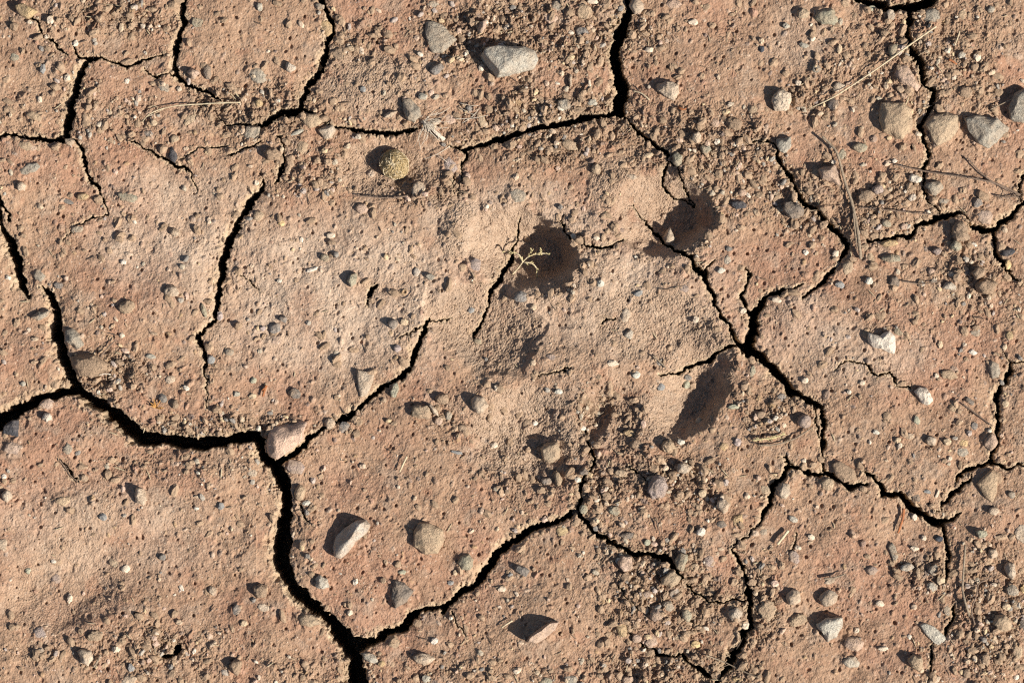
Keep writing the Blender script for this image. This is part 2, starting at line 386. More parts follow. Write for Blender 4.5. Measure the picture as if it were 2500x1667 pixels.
inside = np.clip(-Q, 0, 60)
drop = D * (1 - np.exp(-inside / (1.1 + WD * .05)))
hgt = hgt - np.exp(-np.clip(Q, 0, 99) / 32.0) * np.clip(WD / 12, 0, 1) * 7 * (Q < 90)
keepc = 1 - sstep(20, 260, out)          # the cracks die out where the grid gets too coarse to carry them
hgt = hgt - np.where(Q < 0, drop, 0) * keepc
hgt = hgt + (np.where(Q < 0, 1, 0) * gnoise(X / 7, Y / 7, 72) * 5) * np.clip(WD / 6, 0, 1)
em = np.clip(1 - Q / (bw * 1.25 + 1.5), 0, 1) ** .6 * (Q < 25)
colr = lerp(colr, EDGE, np.clip(em * (.8 + .5 * gnoise(X / 26, Y / 26, 73)), 0, .95))  # pale inner soil; band widens sunward, painting sunlight into the lip colour

# ------------------------------------------------------------------ materials
def new_mat(name):
    m = bpy.data.materials.new(name); m.use_nodes = True
    t = m.node_tree; b = t.nodes["Principled BSDF"]
    b.inputs["Roughness"].default_value = .95
    b.inputs["Specular IOR Level"].default_value = .15
    return m, t, b
def N(t, kind, **kw):
    n_ = t.nodes.new(kind)
    for k, v in kw.items(): setattr(n_, k, v)
    return n_
def coords(t, scale):
    tc = N(t, "ShaderNodeTexCoord"); mp = N(t, "ShaderNodeMapping")
    mp.inputs["Scale"].default_value = (scale,) * 3
    t.links.new(tc.outputs["Object"], mp.inputs["Vector"])
    return mp.outputs["Vector"]
def tex_noise(t, vec, s, detail=3, rough_=.6):
    n_ = N(t, "ShaderNodeTexNoise"); n_.inputs["Scale"].default_value = s
    n_.inputs["Detail"].default_value = detail; n_.inputs["Roughness"].default_value = rough_
    t.links.new(vec, n_.inputs["Vector"]); return n_
def ramp(t, src, a, b, lo=0.0, hi=1.0):
    r = N(t, "ShaderNodeMapRange"); r.inputs[1].default_value = a; r.inputs[2].default_value = b
    r.inputs[3].default_value = lo; r.inputs[4].default_value = hi
    t.links.new(src, r.inputs[0]); return r.outputs[0]
def mix(t, fac, a, b, mode='MIX'):
    m_ = N(t, "ShaderNodeMix", data_type='RGBA', blend_type=mode)
    for i, s in ((0, fac), (6, a), (7, b)):
        if isinstance(s, (int, float)): m_.inputs[i].default_value = s
        elif isinstance(s, tuple): m_.inputs[i].default_value = (*s, 1)
        else: t.links.new(s, m_.inputs[i])
    return m_.outputs[2]
def bump(t, h, dist, strength=1.0, nrm=None):
    b_ = N(t, "ShaderNodeBump"); b_.inputs["Distance"].default_value = dist; b_.inputs["Strength"].default_value = strength
    t.links.new(h, b_.inputs["Height"])
    if nrm: t.links.new(nrm, b_.inputs["Normal"])
    return b_.outputs[0]

# dried mud: vertex colour is the soil's own colour plus painted sunlight on crack lips; fine grain on top. Coordinates in photo pixels
m_mud, t, b = new_mat("dried_mud")
v = coords(t, 1 / P)
at_ = N(t, "ShaderNodeAttribute", attribute_name="soil")
g1 = tex_noise(t, v, .30, 4, .7); g2 = tex_noise(t, v, .07, 3, .6)
vo = N(t, "ShaderNodeTexVoronoi"); vo.inputs["Scale"].default_value = .21; t.links.new(v, vo.inputs["Vector"])
sp = N(t, "ShaderNodeSeparateColor"); t.links.new(vo.outputs["Color"], sp.inputs[0])
c1 = mix(t, 1.0, at_.outputs["Color"], mix(t, ramp(t, g1.outputs[0], .3, .7), (.72, .68, .66), (1.22, 1.23, 1.24)), 'MULTIPLY')
c2 = mix(t, 1.0, c1, mix(t, ramp(t, g2.outputs[0], .35, .65), (.93, .90, .88), (1.06, 1.07, 1.08)), 'MULTIPLY')
pale = ramp(t, sp.outputs[0], .93, .96); dark = ramp(t, sp.outputs[1], .94, .97)
near = ramp(t, vo.outputs["Distance"], .42, .30)
def mul(t, a, b_):
    n_ = N(t, "ShaderNodeMath", operation='MULTIPLY'); t.links.new(a, n_.inputs[0])
    if isinstance(b_, float): n_.inputs[1].default_value = b_
    else: t.links.new(b_, n_.inputs[1])
    return n_.outputs[0]
c3 = mix(t, mul(t, mul(t, pale, near), .55), c2, (.60, .50, .39))
c4 = mix(t, mul(t, mul(t, dark, near), .5), c3, (.20, .17, .16))
t.links.new(c4, b.inputs["Base Color"])
nb = tex_noise(t, v, .55, 4, .75)
b1_ = bump(t, nb.outputs[0], 2.3 * P, 1.0); t.links.new(at_.outputs['Alpha'], b1_.node.inputs['Strength'])
nb2 = tex_noise(t, v, .19, 3, .6)
b2_ = bump(t, nb2.outputs[0], 2.6 * P, .9, b1_); t.links.new(at_.outputs['Alpha'], b2_.node.inputs['Strength'])
vg = N(t, "ShaderNodeTexVoronoi"); vg.inputs["Scale"].default_value = .26; t.links.new(v, vg.inputs["Vector"])
vg2 = N(t, "ShaderNodeTexVoronoi"); vg2.inputs["Scale"].default_value = .12; t.links.new(v, vg2.inputs["Vector"])
b3_ = bump(t, ramp(t, vg.outputs["Distance"], .15, .8, 1, 0), 1.9 * P, 1.0, b2_)
b4_ = bump(t, ramp(t, vg2.outputs["Distance"],   .1, .5, 1, 0), .9 * P, 1.0, b3_)
for q_ in (b3_, b4_): t.links.new(at_.outputs['Alpha'], q_.node.inputs['Strength'])
t.links.new(b4_, b.inputs["Normal"])

# stone: colour comes from each object's own colour setting
def stone_mat(name, speck, dust, grain=1.0, streak=False):
    m, t, b = new_mat(name)
    b.inputs["Roughness"].default_value = .85
    v = coords(t, 1 / P)
    oi = N(t, "ShaderNodeObjectInfo")
    ad = N(t, "ShaderNodeVectorMath", operation='ADD'); t.links.new(v, ad.inputs[0])
    lc = N(t, "ShaderNodeVectorMath", operation='SCALE'); t.links.new(oi.outputs["Location"], lc.inputs[0]); lc.inputs[3].default_value = 3 / P
    t.links.new(lc.outputs[0], ad.inputs[1]); v = ad.outputs[0]
    a1 = tex_noise(t, v, .09, 4, .65); a2 = tex_noise(t, v, .38 * grain, 3, .7); a3 = tex_noise(t, v, .045, 3, .6)
    c = mix(t, 1.0, oi.outputs["Color"], mix(t, ramp(t, a1.outputs[0], .3, .7), (.72, .72, .73), (1.22, 1.2, 1.17)), 'MULTIPLY')
    c = mix(t, 1.0, c, mix(t, ramp(t, a2.outputs[0], .32, .68), (1 - speck,) * 3, (1 + speck * .8,) * 3), 'MULTIPLY')
    c = mix(t, ramp(t, a3.outputs[0], .40, .60, dust * .25, dust), c, (.385, .27, .18))
    t.links.new(c, b.inputs["Base Color"])
    b1 = bump(t, a2.outputs[0], 2.6 * P, 1.0)
    t.links.new(bump(t, a1.outputs[0], 9.0 * P, 1.0, b1), b.inputs["Normal"])
    return m
M_STONE = stone_mat("dusty_stone", .28, .65)
M_GRAN = stone_mat("speckled_stone", .45, .45)
M_CLEAN = stone_mat("clean_stone", .10, .15, .6)
M_CLOD = stone_mat("crumbly_soil", .3, .8)
M_CLOD.node_tree.nodes["Principled BSDF"].inputs["Roughness"].default_value = 1.0

def attr_mat(name, rough_=.9, fib=False):
    m, t, b = new_mat(name)
    b.inputs["Roughness"].default_value = rough_
    v = coords(t, 1 / P)
    a = N(t, "ShaderNodeAttribute", attribute_name="tint")
    n_ = tex_noise(t, v, .35, 3, .7)
    c = mix(t, 1.0, a.outputs["Color"], mix(t, ramp(t, n_.outputs[0], .3, .7), (.75, .74, .73), (1.2, 1.2, 1.18)), 'MULTIPLY')
    t.links.new(c, b.inputs["Base Color"])
    t.links.new(bump(t, n_.outputs[0], 2.0 * P), b.inputs["Normal"])
    return m
M_GRAVEL = attr_mat("loose_grains")
def plain_mat(name, c, c2, scale=.3, stretch=None, rough_=.8):
    m, t, b = new_mat(name)
    b.inputs["Roughness"].default_value = rough_
    v = coords(t, 1 / P)
    n_ = tex_noise(t, v, scale, 4, .7)
    t.links.new(mix(t, ramp(t, n_.outputs[0], .35, .65), c, c2), b.inputs["Base Color"])
    t.links.new(bump(t, n_.outputs[0], 1.6 * P), b.inputs["Normal"])
    return m

# ------------------------------------------------------------------ helpers for objects
def mesh_obj(name, co, faces, mat, parent=None, smooth=True):
    me = bpy.data.meshes.new(name)
    me.from_pydata([tuple(c) for c in co], [], [tuple(int(i) for i in f) for f in faces])
    me.polygons.foreach_set("use_smooth", [smooth] * len(me.polygons))
    me.materials.append(mat); me.update()
    o = bpy.data.objects.new(name, me); C.objects.link(o)
    if parent: o.parent = parent
    return o
def tag(o, label, cat, group=None, kind=None):
    if label: o["label"] = label
    if cat: o["category"] = cat
    if group: o["group"] = group
    if kind: o["kind"] = kind
    return o

def gh(x, y, r=0):
    """height of the ground in photo pixels, averaged over a small patch"""
    i0 = int((x - r - ax[EX]) / STEP) + EX; i1 = int((x + r - ax[EX]) / STEP) + EX + 1
    j0 = int((y - r - ay[EY]) / STEP) + EY; j1 = int((y + r - ay[EY]) / STEP) + EY + 1
    p = hgt[max(j0, 0):j1, max(i0, 0):i1]
    return float(np.percentile(p, 60)) if p.size else 0.0

# ------------------------------------------------------------------ stones
COLS = {  # key: (word used in labels, linear colour)
 'gry': ('grey', (.40, .36, .29)), 'lgr': ('pale grey', (.58, .54, .45)), 'dgr': ('dark grey', (.22, .195, .17)), 'sla': ('slate-black', (.065, .07, .082)),
 'bgr': ('blue-grey', (.29, .278, .262)), 'ggr': ('greenish grey', (.40, .38, .28)), 'tan': ('tan', (.54, .41, .275)), 'crm': ('cream', (.66, .54, .41)),
 'wht': ('whitish', (.68, .60, .50)), 'pnk': ('pink', (.62, .45, .35)), 'och': ('ochre', (.62, .45, .24)), 'brn': ('brown', (.38, .275, .19)), 'mau': ('mauve', (.43, .345, .31))}
# shape: words, noun, object name, height / mean width, outline corners, squareness, plane cuts, cut depth, noise, sink
SHP = {'r': ('rounded', 'pebble', 'pebble', .62, 9, .95, 5, .90, .10, .30), 'a': ('angular', 'stone', 'stone', .60, 6, .80, 11, .70, .10, .28),
       'f': ('flat', 'stone', 'flat_stone', .26, 6, .72, 5, .86, .06, .25), 'b': ('half-buried', 'stone', 'stone', .46, 7, .85, 8, .80, .12, .45),
       'k': ('knobbly', 'soil clod', 'soil_clod', .52, 9, .8, 8, .82, .34, .30), 'l': ('long narrow', 'stone', 'stone', .5, 7, .9, 6, .84, .10, .3),
       'w': ('wedge-shaped', 'stone', 'stone', .62, 5, .75, 9, .70, .08, .28), 'c': ('thin', 'chip', 'stone_chip', .30, 5, .75, 4, .86, .05, .1)}
# x y width length turn colour shape [h=height] [m=g/c] [outline]  | short name for the ones other stones are placed by | label
BIG = """
1245 150 148 82 5 lgr a h60 mg 1168,132 1186,116 1214,111 1279,114 1304,125 1316,146 1304,175 1271,188 1207,193 1189,175 1175,154|big granite stone|largest stone, pale greenish-grey speckled granite casting a long shadow beside the flat grey slab
1075 91 75 78 0 gry f h16 mg 1039,52 1057,52 1080,59 1116,96 1079,130 1055,128 1045,111 1037,79|flat grey slab|flat grey five-cornered slab lying beside the big pale granite stone
1632 218 66 46 0 crm a h34 1604,204 1629,198 1666,204 1663,229 1645,245 1621,238 1604,221|cream wedge|cream angular wedge beside the widest part of the crack at the top of the frame
1909 246 50 50 0 crm k h36 s mc|knobbly cream stone|knobbly pale cream stone like popcorn, below the lower end of the long straw
1804 500 42 26 6 sla a h15 mc|blue-black chip|glossy faceted blue-black chip lying beside the right toe hole of the paw print
1916 352 42 42 0 gry a h24 mc 1896,339 1930,334 1937,357 1921,375 1900,373 1893,357|squarish grey pebble|smooth squarish grey pebble at the top of a forked crack
2025 425 58 50 0 pnk a h46 1995,414 2011,407 2039,402 2050,421 2052,457 2029,445 2004,436|tall pink stone|tall pale pink angular stone leaning beside the brown stalk
2407 321 112 84 0 gry a h42 mg 2354,289 2379,282 2436,286 2464,311 2464,321 2436,350 2414,366 2386,350 2361,321|big grey stone|large rough grey stone with wedge outline beside a tan-and-grey buried stone
2296 314 88 80 0 tan b h36 mg 2255,304 2275,282 2311,275 2339,282 2341,314 2321,343 2286,357 2268,336|crack-side stone|large tan stone with grey patches at the crack's edge next to the big grey stone
2186 294 80 98 0 tan b h40 2150,250 2207,248 2225,271 2228,314 2204,346 2186,343 2154,321 2146,293|buried tan boulder|large tan-and-grey buried stone half covered in soil below the pink oval stone
2214 190 70 50 45 pnk b h26 2184,179 2193,159 2214,161 2239,186 2248,211 2239,225 2221,214 2196,204|pink oval stone|smooth pink oval stone lying just under the long pale straw
2495 264 66 92 0 gry a h40 mg 2463,262 2478,228 2505,215 2530,230 2530,300 2495,306 2466,292|edge stone|large grey stone cut off by the edge of the photo above the big grey stone
2154 832 80 60 0 wht w h34 mc 2111,807 2124,812 2146,816 2171,807 2184,821 2187,846 2182,864 2161,859 2132,848 2121,838|white tooth stone|smooth white tooth-shaped stone with a dark shadow on the open mud
2257 969 52 50 0 wht a h26 mc 2229,955 2243,945 2261,946 2279,971 2280,982 2263,993 2250,989 2236,964|white flint|bright white broken flint with grey crust at the end of a hairline crack
1964 1028 38 34 15 mau r h30|mauve stub|mauve stub-like pebble with a rounded end and long dark shadow
704 1066 124 108 0 pnk a h56 mc n-.15,.75,.65,.35 n.2,-.3,.93,.5 654,1020 700,1013 768,1019 752,1049 738,1076 712,1099 676,1122 658,1114 643,1090 650,1050|tan block|biggest pinkish tan block, wedged where the two wide cracks meet
859 1314 94 98 0 wht r h64 m n-.52,.30,.8,.50 n.42,-.34,.84,.46 812,1336 820,1310 843,1286 871,1270 893,1268 905,1282 896,1300 871,1321 850,1350 832,1364 815,1358|white half-moon|white half-moon stone with a sharp ridge and a dark shadow
1046 1314 76 76 0 tan r h36 1009,1296 1023,1275 1050,1275 1082,1293 1084,1321 1068,1350 1036,1352 1011,1332|round tan stone|large round tan stone sitting beside the white half-moon stone
2021 1532 70 76 0 lgr w h40 mg 1988,1521 2021,1500 2055,1502 2057,1528 2043,1550 2018,1571 2004,1546|speckled wedge|pale grey speckled wedge-shaped stone with pointed lower end
2275 1546 66 56 0 lgr f h12 mc 2243,1523 2254,1518 2279,1527 2304,1550 2308,1562 2296,1573 2279,1568 2254,1543|blue-white shard|flat blue-white shell-like shard beside a small crack
1323 1537 84 56 0 pnk r h60 n-.36,.46,.9,.55 n.30,-.40,.86,.46 1284,1564 1296,1548 1321,1528 1346,1514 1366,1514 1357,1532 1332,1557 1307,1568|pink wedge|long pale pink wedge with a triangular dark shadow on the reddish mud
889 933 48 72 0 crm f h14 870,902 914,911 911,932 896,964 879,971 873,943|pale triangle|flat pale triangular stone pressed into the mud above a diagonal crack
225 889 96 58 0 brn b h38 m 171,871 200,864 229,864 268,889 264,907 221,925 193,918 175,893|rough brown stone|rough brown-grey stone on the rim of the deep crack junction
182 830 48 50 0 gry a h26 mg 157,807 175,800 196,814 204,843 186,854 158,832|crack-rim stone|angular grey stone on the crack rim just above the rough brown stone
32 1046 46 50 0 sla w h24 mc 7,1039 29,1025 46,1025 46,1071 21,1064 4,1057|black flint|shiny black triangular flint under the wide crack at the edge of the photo
1636 578 34 48 0 crm a h38 1629,557 1638,550 1643,564 1654,579 1652,589 1636,598 1623,596 1618,582|toe-hole stone|pointed cream stone standing in the right toe hole of the paw print
200 479 30 18 0 och r h14|yellow pebble|small bright yellow-ochre pebble on the upper left plate
65 26 60 32 12 och w h26 34,14 52,8 88,22 96,30 78,42 62,46 45,34|ochre flake|leaning ochre flake with cream edge at the start of a thin crack near the corner
343 1207 32 50 8 crm a h30 332,1189 352,1191 361,1218 352,1237 334,1228 327,1211|cream nose stone|rough cream stone with a dark triangular shadow on the lower left plate
1171 986 44 46 0 crm r h32 1150,975 1160,966 1180,968 1194,990 1180,1008 1164,1008 1152,995|cream walnut stone|rounded cream stone at the edge of the paw print's sandy dent
1607 1189 50 60 0 mau k h32 mg|purple-grey lump|rough purple-grey lump with white crust in the crumbly soil
2464 1391 34 48 0 crm a h30 2448,1382 2457,1370 2473,1373 2480,1396 2471,1416 2454,1403|cream nugget|smooth cream nugget standing upright beside a curved twig
2443 1516 50 46 0 tan r h34 2419,1520 2425,1500 2450,1497 2467,1514 2464,1536 2439,1539|tan potato stone|tan potato-like stone with a big shadow near the lower corner
207 1603 42 46 0 crm a h34 189,1587 200,1582 225,1588 229,1607 216,1625 200,1618|corner stone|cream-grey angular stone with dark shadow near the lower corner beside a grass stem
421 379 22 42 -12 sla l h12 mc|dark slate strip|small upright dark slate strip beside a thin crack
1537 816 24 24 0 lgr a h12 m|quartz grain|shiny white quartz pebble in the middle of the paw print
1345 1106 56 52 0 tan a h40 m 1335,1076 1358,1074 1374,1095 1372,1118 1352,1134 1325,1124 1320,1096|heel stone|big dusty tan stone with dark shadow in the soft soil behind the paw print
1764 1232 34 36 0 crm a h30|bright cream cube|bright cream blocky pebble with a deep shadow in the crumbly soil
1005 273 42 64 -18 gry a h34 mg 982,243 1000,240 1025,262 1030,285 1014,303 993,298 984,268|shadowed grey stone|rough grey stone with broad shadow just above the feathery grass awn
1936 514 52 42 8 dgr k h30 mg|dark lichen lump|dark grey-brown lichen-like lump beside the forked crack
2409 700 52 40 5 brn k h34 m|dark-shadowed lump|rough brown lump with a flaky cap beside the right edge
2236 1614 46 52 0 tan a h32 2211,1607 2225,1593 2248,1595 2252,1625 2241,1643 2221,1625|tan block pebble|tan angular stone near the bottom edge below the blue-white shard
1662 1369 36 50 0 ggr a h28 1646,1364 1661,1343 1680,1350 1679,1371 1666,1393 1650,1386|upright greenish stone|pale greenish upright stone over the curving crack
1637 1407 54 42 0 tan a h30 1612,1411 1625,1393 1645,1387 1664,1405 1654,1425 1636,1432 1614,1425|faceted tan stone|faceted grey-tan stone with a triangular shadow below the curving crack
1525 1373 42 50 0 pnk a h28 1505,1368 1518,1350 1543,1352 1545,1386 1525,1395 1509,1386|pink corner stone|flat-topped pink stone below the black crevice
761 293 52 38 10 tan b h22 m|tan crack stone|tan stone filling the crack junction beside a cream one
798 321 50 38 -6 crm a h24 774,318 787,307 812,305 820,316 812,341 791,338|cream crack stone|cream-white angular stone in the crack beside a tan one
982 1446 60 66 0 dgr b h30 mg 961,1414 989,1421 1011,1443 993,1468 964,1486 954,1461 957,1432|speckled dark wedge|grey speckled wedge sunk in the mud with a dark side
2407 1178 66 100 0 tan f h20 m 2393,1168 2421,1143 2436,1153 2432,1200 2421,1228 2404,1214 2382,1180|pale raised slab|large smooth pale slab of mud raised beside the forking crack
1912 1196 44 46 0 crm b h26 1895,1193 1909,1177 1927,1182 1932,1203 1918,1218 1896,1211|crack corner cream|cream-grey stone on the crack corner below the junction
"""
